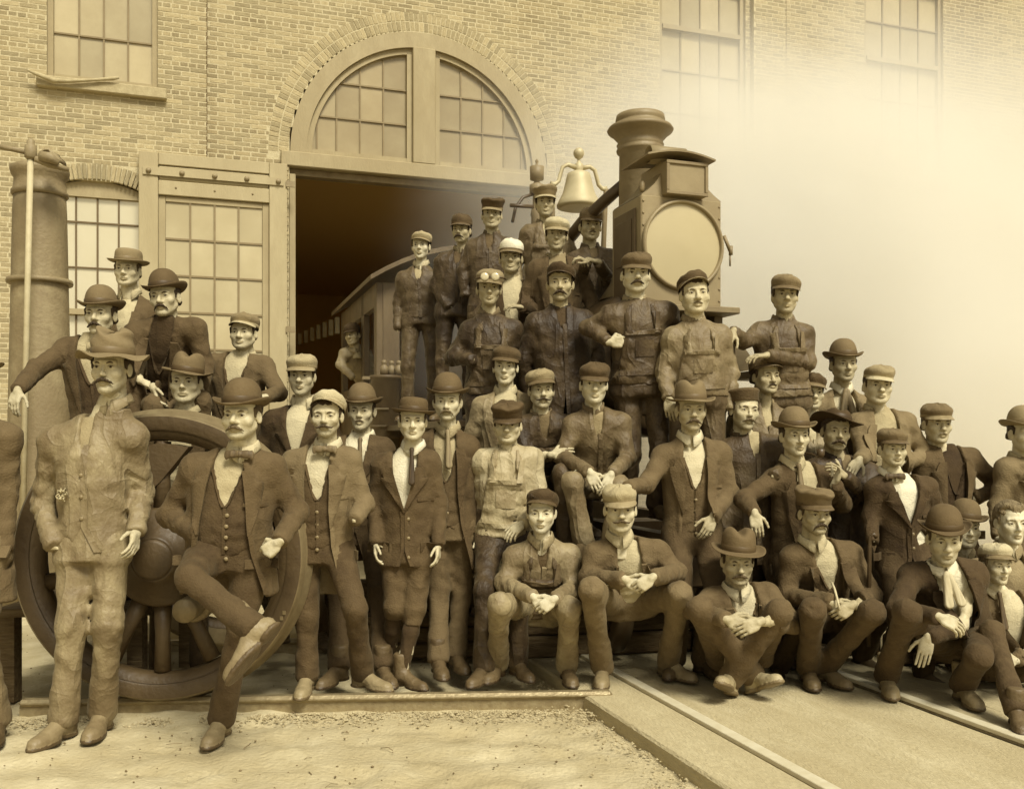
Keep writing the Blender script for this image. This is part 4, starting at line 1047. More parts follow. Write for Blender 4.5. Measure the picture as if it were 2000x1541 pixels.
# ---------------------------------------------------------------- hats (same origin as the heads)
def _lathe(prof, n, fx, fy, warp=None):
    V = []; Fc = []
    for j, (r, z) in enumerate(prof):
        for i in range(n):
            a = 2 * math.pi * i / n; x, y = r * fx * math.cos(a), r * fy * math.sin(a)
            p = (x, y, z)
            if warp: p = warp(p, a, r, j)
            V.append(p)
    for j in range(len(prof) - 1):
        for i in range(n): Fc.append((j * n + i, (j + 1) * n + i, (j + 1) * n + (i + 1) % n, j * n + (i + 1) % n))
    return V, Fc
_HT = {}
def hat_meshes(kind, v, bandv, seed=0):
    k = (kind, v, bandv, seed)
    if k in _HT: return _HT[k]
    r = random.Random(seed * 7 + 1); out = []; n = 40
    j1, j2, j3 = r.uniform(-1, 1), r.uniform(0, 6.28), r.uniform(-1, 1)
    FX, FY = .088, .108
    if kind in ('bowler', 'felt', 'flattop', 'slouch', 'wide'):
        z0 = .058
        if kind == 'bowler': H, e, bw_ = .118, 2.5, .044
        elif kind == 'felt': H, e, bw_ = .118, 4.2, .056
        elif kind == 'flattop': H, e, bw_ = .088, 5.5, .050
        elif kind == 'slouch': H, e, bw_ = .122, 3.2, .064
        else: H, e, bw_ = .085, 3.0, .074
        prof = []
        for q in range(15):
            t = math.sin(math.pi / 2 * q / 14)
            rr = (1 - (1 - t) ** 1) if False else None
            ang = math.pi / 2 * (1 - q / 14)
            c, s_ = math.cos(ang), math.sin(ang)
            m = (abs(c) ** e + abs(s_) ** e) ** (-1 / e)
            prof.append((max(m * c, .002), z0 + H * m * s_))
        nb = len(prof)
        for q in range(1, 7): prof.append((1.0 + bw_ / .098 * q / 6, z0 - .002))
        prof.append((1.0 + bw_ / .098 * 1.03, z0 - .006))
        for q in range(5, -1, -1): prof.append((.985 + bw_ / .098 * q / 6, z0 - .009))
        W = 1 + bw_ / .098
        def warp(p, a, rr, j):
            x, y, z = p
            if j >= nb - 0:
                f = max(0, (rr - 1) / (W - 1))
                if kind == 'bowler': z += .026 * f ** 1.7 * math.cos(a) ** 2 - .012 * f * math.sin(a) ** 2 + (.006 * f ** 6)
                elif kind == 'flattop': z += .014 * f ** 2 * math.cos(a) ** 2 + .004 * f ** 4 - .004 * f
                elif kind == 'felt': z += .018 * f ** 1.6 * math.cos(a) ** 2 - .012 * f * max(0, -math.sin(a)) + .006 * f * math.sin(3 * a + j2)
                elif kind == 'slouch': z += -.010 * f + .014 * f * math.sin(2 * a + j2) + .010 * f * math.sin(5 * a + j2 * 2)
                else: z += .030 * f * math.sin(2 * a + .8) - .004 * f + .018 * f ** 2 * max(0, math.sin(a))
            else:
                top = (z - z0) / H
                if kind in ('felt', 'slouch', 'wide'):
                    z -= .034 * math.exp(-(x / .026) ** 2) * max(0, top - .55) / .45
                    if top > .3: x *= 1 - .10 * (top - .3) * (1 if y < 0 else .3)
                    if kind == 'slouch':
                        x += .012 * math.sin(9 * z * 10 + a * 2 + j2) * top; y += .010 * math.sin(70 * z + 3 * a + j2) * top; z += .014 * math.sin(2 * a + j2) * top
                elif kind == 'bowler': x *= 1 - .03 * top
            return (x, y + .012, z)
        V, Fc = _lathe(prof, n, FX, FY, warp)
        out.append(('hat', V, Fc, felt(v)))
        bp = [(1.005, z0 - .001), (1.022, z0 + .002), (1.020 - (.0 if kind != 'bowler' else .004), z0 + .026), (1.0, z0 + .029)]
        V, Fc = _lathe(bp, n, FX, FY, lambda p, a, rr, j: (p[0], p[1] + .012, p[2]))
        out.append(('hat_band', V, Fc, mat('hat_ribbon', bandv, rough=.5, vary=.02)))
    else:
        z0 = .047
        if kind == 'cap':      # soft flat cap
            prof = [(.97, z0), (1.0, z0 + .004), (1.01, z0 + .012), (1.04, z0 + .024), (1.06, z0 + .038), (1.02, z0 + .052), (.90, z0 + .066), (.66, z0 + .077), (.32, z0 + .084), (.12, z0 + .085), (.09, z0 + .088), (.002, z0 + .089)]
        elif kind == 'skull':  # close round cap
            prof = [(.97, z0), (1.0, z0 + .006), (1.02, z0 + .02), (1.02, z0 + .042), (.95, z0 + .064), (.75, z0 + .082), (.45, z0 + .092), (.15, z0 + .096), (.08, z0 + .101), (.002, z0 + .102)]
        elif kind == 'kepi':   # railway cap: band and a flat overhanging crown
            prof = [(.98, z0), (1.01, z0 + .004), (1.01, z0 + .034), (1.05, z0 + .044), (1.14, z0 + .066), (1.13, z0 + .076), (.99, z0 + .085), (.6, z0 + .089), (.002, z0 + .089)]
        else:                  # pillbox
            prof = [(.98, z0), (1.01, z0 + .004), (1.03, z0 + .046), (1.09, z0 + .056), (1.10, z0 + .068), (1.0, z0 + .076), (.5, z0 + .076), (.002, z0 + .074)]
        def warp(p, a, rr, j):
            x, y, z = p; t = (z - z0) / .09
            if kind in ('cap', 'kepi', 'skull'):
                y -= .020 * t * (1.0 if kind != 'skull' else .3)
                z += .22 * y * t * (.5 if kind != 'skull' else .2) * (1 + .3 * j1) + .10 * x * t * j3
                z += .007 * math.sin(3 * a + j2) * t * (1 if rr > .4 else 0) + .004 * math.sin(8 * a + j2 * 2) * t; x *= 1 + .03 * math.sin(5 * a + j2) * t; y *= 1 + .03 * math.sin(4 * a + j2 * 3) * t
            return (x, y + .010, z + (.012 if False else 0) + .10 * (y) * 0)
        V, Fc = _lathe(prof, n, FX, FY, warp)
        out.append(('cap_crown', V, Fc, cloth(v) if kind != 'kepi' else felt(v)))
        if kind != 'pillbox':
            bp = [(1.0, z0 - .003), (1.018, z0 - .002), (1.022, z0 + .015), (1.0, z0 + .017)]
            Vb, Fb = _lathe(bp, n, FX, FY, lambda p, a, rr, j: (p[0], p[1] + .010, p[2]))
            out.append(('cap_band', Vb, Fb, felt(bandv)))
            V = []; Fc = []; m = 22; q_ = 6
            for lay in (0, 1):
                for i in range(m + 1):
                    a = -math.pi / 2 + rad(74) * (2 * i / m - 1); fr = math.cos((a + math.pi / 2) * 90 / 74)
                    for q in range(q_):
                        f = q / (q_ - 1); L = .050 * max(fr, 0) ** .55 * f
                        x, y = (FX * 1.0) * math.cos(a), (FY * 1.0) * math.sin(a)
                        nx, ny = math.cos(a) * .35, math.sin(a)
                        V.append((x + nx * L, y + ny * L + .010, z0 + .004 - .024 * (L / .05) - .10 * 0 - .012 * (x / .088) ** 2 * f - lay * .004))
            K = (m + 1) * q_
            for lay in (0, 1):
                for i in range(m):
                    for q in range(q_ - 1):
                        b = lay * K + i * q_ + q; f4 = (b, b + 1, b + q_ + 1, b + q_)
                        Fc.append(f4 if lay == 0 else f4[::-1])
            for i in range(m):
                b = i * q_ + q_ - 1; Fc.append((b, b + K, b + K + q_, b + q_))
            out.append(('visor', V, Fc, leather(max(.08, bandv - .02))))
    ms = [(nm, mesh(nm, V, Fc, [mt])) for nm, V, Fc, mt in out]
    _HT[k] = ms
    return ms

# ---------------------------------------------------------------- one person
PROF_V = [-.45, -.30, -.12, .0, .12, .25, .38, .46, .52, .56, .62]
PROF_W = [.205, .200, .188, .172, .163, .172, .178, .150, .092, .056, .05]
PROF_D = [.150, .146, .135, .122, .116, .123, .122, .105, .080, .062, .055]
TRI = [0]; DECK = .06
def person(label, e, d, s=1.0, yaw=0, pitch=0, roll=0, ty=0, breeches=False, ta=None, stubble=None, floor=None, hat=None, tilt=(0, 0, 0), hairs='short', hv=.14, mous=None, mv=None,
           top='jacket', tv=.2, tdirty=False, opening='v', vest=None, shirt=.75, collar='turn', cv=None, tie=None, tiev=.15, trv=.2, trdirty=False, bib=None,
           J={}, ha='relax', hb='relax', hda=None, hdb=None, pa=None, pb=None, fa=-22, fb=22, pfa=0, pfb=0, boots=.22, seat=False, hid=False,
           wd=1.0, belly=0.0, hem=-.22, sk=.80, seed=0, sleeve=None, buttons=None):
    if bib is not None and hem < -.06: hem = -.04
    rg = random.Random(seed * 31 + int(e[0])); far = d > 5.5
    E = at(e[0], e[1], d)
    yr = rad(yaw); Rh = (Matrix.Rotation(rad(yaw), 4, 'Z') @ Matrix.Rotation(rad(-pitch), 4, 'X') @ Matrix.Rotation(rad(roll), 4, 'Y'))
    Rn = np.array(Rh.to_3x3())
    HC = E + Rn @ np.array([0, .082 * s, .0])
    def jp(k, dflt=None):
        if k in J:
            x, y, dd = J[k]
            if dd is None: return at(x, y, (HCAM - (.0 if y > 1385 else DECK) - .09 * s) * FPX / (y - YH))
            return at(x, y, d + dd)
        return dflt
    Rt = np.array([math.cos(rad(ty)), math.sin(rad(ty)), 0])
    SM = jp('sh', HC + np.array([0, .035, -.245 * s]))
    sa = jp('sh_a', SM - Rt * .172 * s * wd); sb = jp('sh_b', SM + Rt * .172 * s * wd)
    if 'sh_a' in J or 'sh_b' in J: SM = (sa + sb) / 2
    iv = (sb - sa) / np.linalg.norm(sb - sa)
    sa = sa + iv * .008 - np.array([0, 0, .036 * s]); sb = sb - iv * .008 - np.array([0, 0, .036 * s])
    HP = jp('hip', SM + np.array([0, .0, -.50 * s]))
    Rv = nrm(sb - sa); U = nrm(SM - HP); Fv = nrm(np.cross(Rv, U)); Rv = np.cross(U, Fv)
    LT = np.linalg.norm(SM - HP)
    ka = jp('kn_a'); kb = jp('kn_b'); aa = jp('an_a'); ab = jp('an_b')
    fl = floor if floor is not None else (min([p[2] for p in (aa, ab) if p is not None] + [E[2] - 1.62 * s + .09 * s]) - .09 * s)
    hipa = HP - Rv * .088 * s * wd - U * .03; hipb = HP + Rv * .088 * s * wd - U * .03
    FB = nrm(np.array([Fv[0], Fv[1], 0]))
    def leg(h_, k_, a_, sg):
        if a_ is None: a_ = np.array([h_[0] + sg * .03, h_[1] - .0, fl + .09 * s])
        if k_ is None:
            D = a_ - h_; L = np.linalg.norm(D); T = .425 * s; x = min(L / 2, T)
            off = math.sqrt(max(T * T - x * x, 0)); mid = (h_ + a_) / 2
            fw = FB - nrm(D) * (FB @ nrm(D)); k_ = mid + nrm(fw) * max(off, .012) + Rv * sg * .01
        return k_, a_
    ka, aa = leg(hipa, ka, aa, -1); kb, ab = leg(hipb, kb, ab, 1)
    def arm(sh_, el, wr, sg):
        if wr is None: wr = sh_ + np.array([sg * .055, -.03, -.53 * s]) if el is None else el + np.array([0, -.06, -.25 * s])
        if el is None:
            D = wr - sh_; L = np.linalg.norm(D); T = .283 * s; x = min(L / 2, T)
            off = math.sqrt(max(T * T - x * x, 0)); mid = (sh_ + wr) / 2
            hint = nrm(Rv * sg * .8 - FB * .45 - np.array([0, 0, .45])); hint = hint - nrm(D) * (hint @ nrm(D))
            el = mid + nrm(hint) * max(off, .015)
        return el, wr
    ea, wa = arm(sa, jp('el_a'), jp('wr_a'), -1); eb, wb = arm(sb, jp('el_b'), jp('wr_b'), 1)
    O = np.array([HP[0], HP[1], fl])
    loc = lambda p: np.asarray(p) - O
    # ---- torso distance in its own frame
    def tors(g, grow=0.0, lo=-.06, hi=.56, sc=1.0):
        px, py, pz = g[0] - HP[0], g[1] - HP[1], g[2] - HP[2]
        u = px * Rv[0] + py * Rv[1] + pz * Rv[2]; v = (px * U[0] + py * U[1] + pz * U[2]) * (.5 / LT); w_ = px * Fv[0] + py * Fv[1] + pz * Fv[2]
        hw = np.interp(v, PROF_V, PROF_W) * s * wd * sc + grow; hd = np.interp(v, PROF_V, PROF_D) * s * (1 + .6 * (wd - 1)) * sc + grow
        if belly: w_ = w_ - belly * np.exp(-((v - .12) / .14) ** 2)
        k0 = np.sqrt((u / hw) ** 2 + (w_ / hd) ** 2); k1 = np.sqrt((u / hw ** 2) ** 2 + (w_ / hd ** 2) ** 2) + 1e-5
        dd = k0 * (k0 - 1) / k1
        dd = np.maximum(dd, np.maximum(lo - v, v - hi) * s)
        return dd, u, v, w_
    bb = lambda pts, m: (np.min(pts, 0) - m, np.max(pts, 0) + m)
    hh = .017 if d > 6.6 else (.015 if far else .0132)
    hl = .034 if hid else (.019 if far else .015)
    ph = rg.uniform(0, 5)
    dirs = [nrm((rg.uniform(-.5, .5), rg.uniform(-.4, .4), rg.choice((-1, 1)) * rg.uniform(.5, 1))) for _ in range(3)]
    def wrinkle(g, A):
        o = 0
        for i, q in enumerate(dirs):
            a = (g[0] * q[0] + g[1] * q[1] + g[2] * q[2]); b = (g[0] * q[2] - g[2] * q[0]) + g[1] * .5
            o = o + A * (.6 - np.abs(np.sin(a * (22 + 9 * i) + ph * (i + 1) + 1.3 * np.sin(b * 9 + ph * i) + .7 * np.sin(a * 6 + b * 13))) ** .6) * (.35 + .65 * np.sin(b * 5 + a * 3 + ph * 2 * i) ** 2)
        return o
    parts = []
    A = .0165 if tdirty else .0135
    # ---- coat / jumper with sleeves
    trunk = [SM - Rv * .25 * s, SM + Rv * .25 * s, HP - Rv * .25 * s * wd, HP + Rv * .25 * s * wd, HP + U * hem * LT / .5 + Fv * .16, HP + U * hem * LT / .5 - Fv * .16, SM + U * .09, SM + Fv * .17, SM - Fv * .12]
    lo_, hi_ = bb(trunk + [sa, sb, ea, eb, wa, wb], .085)
    F = Field(lo_, hi_, hh)
    sl, g = F.sub(*bb(trunk, .03))
    dd, u, v, w_ = tors(g, 0, lo=hem)
    F.v[sl] = dd
    F.cap(sa, sb, .060 * s, .060 * s, .06)
    nb = HC + np.array([0, .03, -.152 * s])
    F.cap(nb - U * .045, (sa * .9 + SM * .1), .050 * s, .056 * s, .06); F.cap(nb - U * .045, (sb * .9 + SM * .1), .050 * s, .056 * s, .06)
    rs = 1.06 if top == 'jacket' else 1.0
    for sh_, el, wr in ((sa, ea, wa), (sb, eb, wb)):
        F.cap(sh_, el, .056 * s * rs, .046 * s * rs, .035, (A * .85, .085, rg.uniform(0, 3), Fv, 1))
        wq = wr - nrm(wr - el) * .012
        F.cap(el, wq, .046 * s * rs, .038 * s * rs, .022, (A * 1.15, .06, rg.uniform(0, 3), Fv, -1))
    G = F.all(); full = np.ones_like(F.v)
    F.v = F.v + wrinkle(G, .0062 if tdirty else .0045)
    px, py, pz = G[0] - HP[0], G[1] - HP[1], G[2] - HP[2]
    u = (px * Rv[0] + py * Rv[1] + pz * Rv[2]) * full; v = (px * U[0] + py * U[1] + pz * U[2]) * (.5 / LT) * full; w_ = (px * Fv[0] + py * Fv[1] + pz * Fv[2]) * full
    # cut the cuffs square
    for el, wr in ((ea, wa), (eb, wb)):
        dr = nrm(wr - el); a_ = (G[0] - wr[0]) * dr[0] + (G[1] - wr[1]) * dr[1] + (G[2] - wr[2]) * dr[2]
        near = (G[0] - wr[0]) ** 2 + (G[1] - wr[1]) ** 2 + (G[2] - wr[2]) ** 2 < .085 ** 2
        F.v = np.where(near, np.maximum(F.v, a_ - .004), F.v)
    # neck hole
    dn = np.sqrt((G[0] - nb[0]) ** 2 + (G[1] - nb[1]) ** 2) - .057 * s
    F.v = np.where(G[2] > nb[2] - .035, np.maximum(F.v, -np.maximum(dn, -(G[2] - nb[2] + .02))), F.v)
    dash = []
    def ribbon(nm, Fd, us, vs, m, off=.008, th=.004, wofs=0.0, back=False):
        """a strip of cloth lying on the sculpted surface: us, vs = arrays (rows, cols) in torso coordinates"""
        us = np.asarray(us, float); vs = np.asarray(vs, float); R_, C_ = us.shape
        pt = HP + us[..., None] * Rv + (vs * LT / .5)[..., None] * U
        w0 = np.full(us.shape, -1.0)
        for wv in np.arange(.27, -.03, -.004):
            q = pt + wv * Fv; ix = [np.clip(np.rint((q[..., i] - Fd.lo[i]) / Fd.h).astype(int), 0, Fd.v.shape[i] - 1) for i in range(3)]
            val = Fd.v[ix[0], ix[1], ix[2]]
            hit = (w0 < 0) & (val < 0); w0 = np.where(hit, wv + val * 0 + np.clip(-val, 0, .004), w0)
        w0 = np.where(w0 < 0, .08, w0)
        for _ in range(3):
            w1 = w0.copy(); w1[1:-1] = (w0[:-2] + 2 * w0[1:-1] + w0[2:]) / 4; w0 = np.maximum(w1, w0 - .002)
        top_ = pt + (w0 + off)[..., None] * Fv; bot = pt + (w0 + off - th - .012)[..., None] * Fv
        V = np.concatenate([top_.reshape(-1, 3), bot.reshape(-1, 3)]); n_ = R_ * C_; f = []
        for i in range(R_ - 1):
            for j in range(C_ - 1): f.append((i * C_ + j, i * C_ + j + 1, (i + 1) * C_ + j + 1, (i + 1) * C_ + j))
        rim = [(0, j) for j in range(C_)] + [(i, C_ - 1) for i in range(1, R_)] + [(R_ - 1, j) for j in range(C_ - 2, -1, -1)] + [(i, 0) for i in range(R_ - 2, 0, -1)]
        rim = [i * C_ + j for i, j in rim]
        for a, b in zip(rim, rim[1:] + rim[:1]): f.append((a, a + n_, b + n_, b))
        me_ = mesh(nm, loc(V), np.array(f), [m], smooth=True)
        bm = bmesh.new(); bm.from_mesh(me_); bmesh.ops.recalc_face_normals(bm, faces=bm.faces[:])
        e_ = [x for x in bm.edges if len(x.link_faces) == 2 and x.calc_face_angle() > .9]
        for x in e_: x.smooth = False
        bm.to_mesh(me_); bm.free(); dash.append((nm, me_)); TRI[0] += 2 * len(f)
    def rect(u0, u1, v0, v1, n1=3, n2=5, slant=0.0):
        vv, uu = np.meshgrid(np.linspace(v0, v1, n1), np.linspace(u0, u1, n2), indexing='ij'); return uu, vv + slant * (uu - u0)
    if top == 'jacket' and d < 7.5 and not far or (top == 'jacket' and d < 7.2):
        for sg in (-1, 1):
            for u0, v0, wd_, h_, nm in ((.085, -.085 if hem < -.2 else -.03, .12, .052, 'pocket_flap'),) + (((.072, .26, .085, .018, 'pocket_welt'),) if sg > 0 else ()):
                if hem < -.1 or nm == 'pocket_welt':
                    uu, vv = rect(u0 * wd, (u0 + wd_) * wd, v0, v0 + h_); ribbon(nm, F, sg * uu, vv, cloth(tv, tdirty), .0055)
    if opening != 'none':
        tb = {'v': [(-.5, .16), (-.12, .03), (-.02, .0), (.17, -.004), (.22, .006), (.42, .062), (.54, .07)],
              'open': [(-.5, .17), (-.2, .12), (.0, .078), (.2, .066), (.35, .07), (.45, .066), (.54, .06)],
              'wide': [(-.5, .22), (-.2, .18), (.0, .125), (.2, .105), (.35, .09), (.45, .074), (.54, .06)],
              'deep': [(-.5, .18), (-.05, .05), (.0, .012), (.06, .01), (.2, .045), (.42, .075), (.54, .07)],
              'flare': [(-.5, .30), (-.25, .17), (.06, .0), (.40, .0), (.47, .022), (.54, .03)],
              'placket': [(-.5, .05), (-.2, .02), (-.02, .0), (.40, .0), (.47, .022), (.54, .03)]}[opening]
        half = np.interp(v, [q[0] for q in tb], [q[1] for q in tb])
        if top == 'jacket':
            lap = np.interp(v, [.0, .22, .38, .44, .47, .52], [0, .012, .062, .070, .045, .03]) if opening in ('v', 'deep') else np.interp(v, [-.1, .1, .38, .44, .47, .52], [.02, .03, .062, .070, .045, .03])
            on = (np.abs(u) < half + lap) & (w_ > 0) & (v < .5)
            F.v = F.v - .0105 * on
        lo2 = max(hem + .01, -.42); hs_ = lambda q: np.interp(q, [t_[0] for t_ in tb], [t_[1] for t_ in tb])
        if top == 'jacket' and d < 7.2:
            vb = {'v': .195, 'deep': .04}.get(opening, .10)
            for sg in (-1, 1):
                vv = np.linspace(vb, .455, 15); hf_ = hs_(vv)
                lw = np.interp(vv, [vb, vb + .10, .36, .385, .39, .43, .455], [.004, .040, .074, .078, .056, .050, .036]) * (1 if seat is False else 1)
                q = np.linspace(0, 1, 4)[None, :]
                ribbon('lapel', F, sg * (hf_[:, None] - .004 + q * (lw[:, None] + .004)), np.repeat(vv[:, None], 4, 1) + q * np.interp(vv, [vb, .36, .385, .39, .455], [0, .012, .014, -.006, .0])[:, None], cloth(tv, tdirty), .0075)
                vv = np.linspace(lo2, vb + .01, 12); hf_ = hs_(vv)
                if hem < -.1: ribbon('coat_edge', F, sg * (np.maximum(hf_, .0)[:, None] - .003 + np.array([0, .010, .020])[None, :]) + (0.0 if opening in ('open', 'wide') else .004 * sg), np.repeat(vv[:, None], 3, 1), cloth(tv, tdirty), .0035)
        elif opening in ('placket', 'flare'):
            vv = np.linspace(max(hem + .005, -.24), .44, 18)
            ribbon('placket', F, (hs_(vv)[:, None] * 0 + np.array([-.002, .011, .024])[None, :]) if opening == 'placket' else (hs_(vv)[:, None] + np.array([-.003, .012, .026])[None, :]), np.repeat(vv[:, None], 3, 1), cloth(tv, tdirty), .003)
        c = np.maximum(np.abs(u) - half, -(w_ + .03))
        F.v = np.maximum(F.v, -c)
    if opening in ('placket', 'none') or top != 'jacket':
        F.v = F.v + .006 * np.exp(-((u - .012) / .007) ** 2) * (w_ > 0)
        if top == 'jacket' and hem < -.1: pass
    P, Q = F.mesh()
    parts.append(('jacket' if top == 'jacket' else 'work_shirt', P, Q, cloth(tv, tdirty)))
    # ---- waistcoat and shirt front under an open coat
    if opening in ('v', 'open', 'wide', 'deep') and top == 'jacket' or opening in ('placket', 'flare'):
        def front(grow, lo, hi, m, nm, cut=None):
            F2 = Field(*bb([HP - Rv * .2 * wd, HP + Rv * .2 * wd, SM - Rv * .14, SM + Rv * .14, HP - U * .10 + Fv * .18, SM + Fv * .15, SM + U * .07, SM - Fv * .09], .04), .015)
            G2 = F2.all(); dd, u, v, w_ = tors(G2, grow, lo=lo, hi=hi, sc=.90)
            F2.v = np.minimum(F2.v, dd) + wrinkle(G2, .0035) + .0045 * np.sin(v * 88 + 7 * np.abs(u) + 1.5 * np.sin(u * 30 + ph) + ph) * np.exp(-((v - .08) / .11) ** 2)
            F2.v = np.maximum(F2.v, -(w_ + .02))
            if cut is not None:
                half = np.interp(v, [q[0] for q in cut], [q[1] for q in cut])
                F2.v = np.maximum(F2.v, -np.maximum(np.abs(u) - half, -(w_ + .0)))
                F2.v = np.maximum(F2.v, (-.030 + np.abs(np.abs(u) - .03) * .6 - v) * .5)
            if cut is not None and d < 7:
                for sg in (-1, 1):
                    vv = np.linspace(.255, .455, 9); hf_ = np.interp(vv, [t_[0] for t_ in cut], [t_[1] for t_ in cut])
                    ribbon('vest_lapel', F2, sg * (hf_[:, None] - .002 + np.array([0, .012, np.nan])[None, :2] * 1.0), np.repeat(vv[:, None], 2, 1), m, .006)
                vv = np.linspace(-.005, .25, 10); ribbon('vest_edge', F2, np.repeat(np.array([[-.004, .010]]), 10, 0), np.repeat(vv[:, None], 2, 1), m, .004)
            P, Q = F2.mesh(); parts.append((nm, P, Q, m))
        if vest is not None:
            front(.004, -.05, .53, cloth(vest), 'waistcoat', [(-.2, .0), (.24, -.01), (.27, .012), (.46, .062), (.55, .07)])
        front(-.004, -.03 if vest is None else .02, .57, cloth(shirt, False), 'shirt')
    # ---- trousers
    knees = [hipa, hipb, ka, kb, aa, ab]
    F = Field(*bb(knees + [HP + U * .18, HP - Rv * .2 * wd, HP + Rv * .2 * wd, HP + Fv * .16, HP - Fv * .16], .10), hl)
    sl, g = F.sub(*bb([HP + U * .19, HP - U * .14, HP - Rv * .22 * wd, HP + Rv * .22 * wd, HP + Fv * .16, HP - Fv * .16], .03))
    dd, u, v, w_ = tors(g, (-.006 if vest is None else -.002) if bib is None else .009, lo=-.10, hi=(.07 if vest is None else .055) if bib is None else .15, sc=1.0 if vest is None else .90); F.v[sl] = dd
    B = .0135
    for h_, k_, a_ in ((hipa, ka, aa), (hipb, kb, ab)):
        F.cap(h_, k_, .086 * s * wd, .058 * s, .05, (B, .10, rg.uniform(0, 3), Rv, 0))
        F.cap(k_, a_, .057 * s, .052 * s, .03, (B, .11, rg.uniform(0, 3), Rv, 0))
        F.cap(k_ * .3 + a_ * .7, a_, .053 * s, .059 * s, .03)
    F.v = F.v + wrinkle(F.all(), .0035)
    for k_, a_ in ((ka, aa), (kb, ab)):
        G = F.all(); dr = nrm(a_ - k_); q = (G[0] - a_[0]) * dr[0] + (G[1] - a_[1]) * dr[1] + (G[2] - a_[2]) * dr[2]
        near = (G[0] - a_[0]) ** 2 + (G[1] - a_[1]) ** 2 + (G[2] - a_[2]) ** 2 < (.5 if breeches else .13) ** 2
        F.v = np.where(near, np.maximum(F.v, q - .028 * s if not breeches else q + np.linalg.norm(a_ - k_) * .72), F.v)
    if breeches:
        F2 = Field(*bb([ka, kb, aa, ab], .10), .013)
        for k_, a_ in ((ka, aa), (kb, ab)):
            F2.cap(k_, k_ * .62 + a_ * .38, .046 * s, .050 * s, .02); F2.cap(k_ * .62 + a_ * .38, a_, .050 * s, .036 * s, .02)
        P, Q = F2.mesh(); parts.append(('stocking', P, Q, cloth(.17)))
    P, Q = F.mesh(); parts.append(('trousers', P, Q, cloth(trv, trdirty)))
    # ---- bib and straps of overalls
    if bib is not None:
        F = Field(*bb([HP - Rv * .2, HP + Rv * .2, SM - Rv * .17, SM + Rv * .17, HP + Fv * (.2 + belly), SM + Fv * .16, SM - Fv * .1, SM + U * .06, HP - U * .02], .03), .0125)
        G = F.all(); dd, u, v, w_ = tors(G, .004, lo=-.05, hi=.58)
        dd = dd + wrinkle(G, A * .8)
        dsh = dd
        ins = np.maximum(np.maximum(np.abs(u) - np.interp(v, [0, .1, .34], [.20, .145, .115]) * s, np.maximum(-.02 - v, v - .35)), -w_)
        st = np.maximum(np.abs(np.abs(u) - .088 * s + .10 * (v - .34)) - .021, np.maximum(.33 - v, v - .53))
        hemln = .004 * ((v > .32) & (v < .355))
        F.v = np.maximum(np.abs(dsh - .002) - .0115 - hemln * 1.6, np.minimum(ins, np.maximum(st, -w_ - .03)))
        P, Q = F.mesh(); parts.append(('bib', P, Q, cloth(bib, True)))
        if d < 7.2:
            F.v = np.minimum(F.v, dd)
            ribbon('bib_hem', F, *rect(-.108 * s, .108 * s, .318, .345, 3, 9), cloth(min(bib + .05, 1), True), .006)
            ribbon('bib_pocket', F, *rect(-.055, .06, .17, .28, 5, 5), cloth(bib, True), .0055)
            ribbon('waistband', F, *rect(-.15 * wd, .15 * wd, .045, .075, 3, 11), cloth(bib, True), .006)
            for sg in (-1, 1):
                vv = np.linspace(.33, .47, 8)[:, None]; ribbon('strap', F, sg * (.082 * s + .0 * vv + np.array([-.016, 0, .016])[None, :] + .10 * (vv - .34)), np.repeat(vv, 3, 1), cloth(min(bib + .05, 1), True), .008)
    # ---- body: slim continuous core + head + hands, one mesh
    F = Field(*bb([HC - U * .1, SM, sa, sb, ea, eb, wa, wb] + knees, .07), .036)
    for a_, b_, r1, r2 in ((HC - np.array([0, 0, .12]), SM, .045, .05), (SM - U * .06, HP, .085, .085), (sa, sb, .045, .045), (sa, ea, .040, .036), (ea, wa, .036, .026), (sb, eb, .040, .036),
                           (eb, wb, .036, .026), (hipa, ka, .055, .045), (ka, aa, .045, .04), (hipb, kb, .055, .045), (kb, ab, .045, .04), (hipa, hipb, .06, .06)):
        F.cap(a_, b_, r1, r2, .02)
    P, Q = F.mesh()
    BV, BF, BM = [loc(P)], [Q], [np.zeros(len(Q), int)]; off = len(P); TN_ = [np.full(len(P), .5)]
    hv_, hf, hm = head(far, seed + int(e[0]))
    hp = hv_.copy()
    fx, fz, jw = 1 + rg.uniform(-.05, .05), 1 + rg.uniform(-.08, .05), rg.uniform(-.12, .12)
    hp[:, 2] = np.where(hp[:, 2] < 0, hp[:, 2] * np.where(hp[:, 2] > -.13, fz, 1), hp[:, 2]) - np.where(hp[:, 2] < -.13, .13 * (fz - 1), 0)
    hp[:, 0] *= fx * (1 + jw * np.clip(-hp[:, 2] / .1, 0, 1) * (hp[:, 2] > -.13))
    nose = np.exp(-(hp[:, 0] / .02) ** 2 - ((hp[:, 2] + .03) / .026) ** 2) * (hp[:, 1] < -.07); hp[:, 1] -= rg.uniform(-.007, .005) * nose; hp[:, 2] -= rg.uniform(-.004, .004) * nose; hp[:, 0] *= 1 + rg.uniform(-.1, .25) * nose
    chin = np.exp(-(hp[:, 0] / .03) ** 2 - ((hp[:, 2] + .10) / .03) ** 2) * (hp[:, 1] < -.03); hp[:, 1] -= rg.uniform(-.008, .008) * chin
    chk = np.exp(-((np.abs(hp[:, 0]) - .05) / .02) ** 2 - ((hp[:, 2] + .05) / .03) ** 2) * (hp[:, 1] < 0); hp[:, 0] *= 1 + rg.uniform(-.12, .06) * chk
    sm = lambda a, b, x: np.clip((x - a) / (b - a), 0, 1) ** 2 * (3 - 2 * np.clip((x - a) / (b - a), 0, 1))
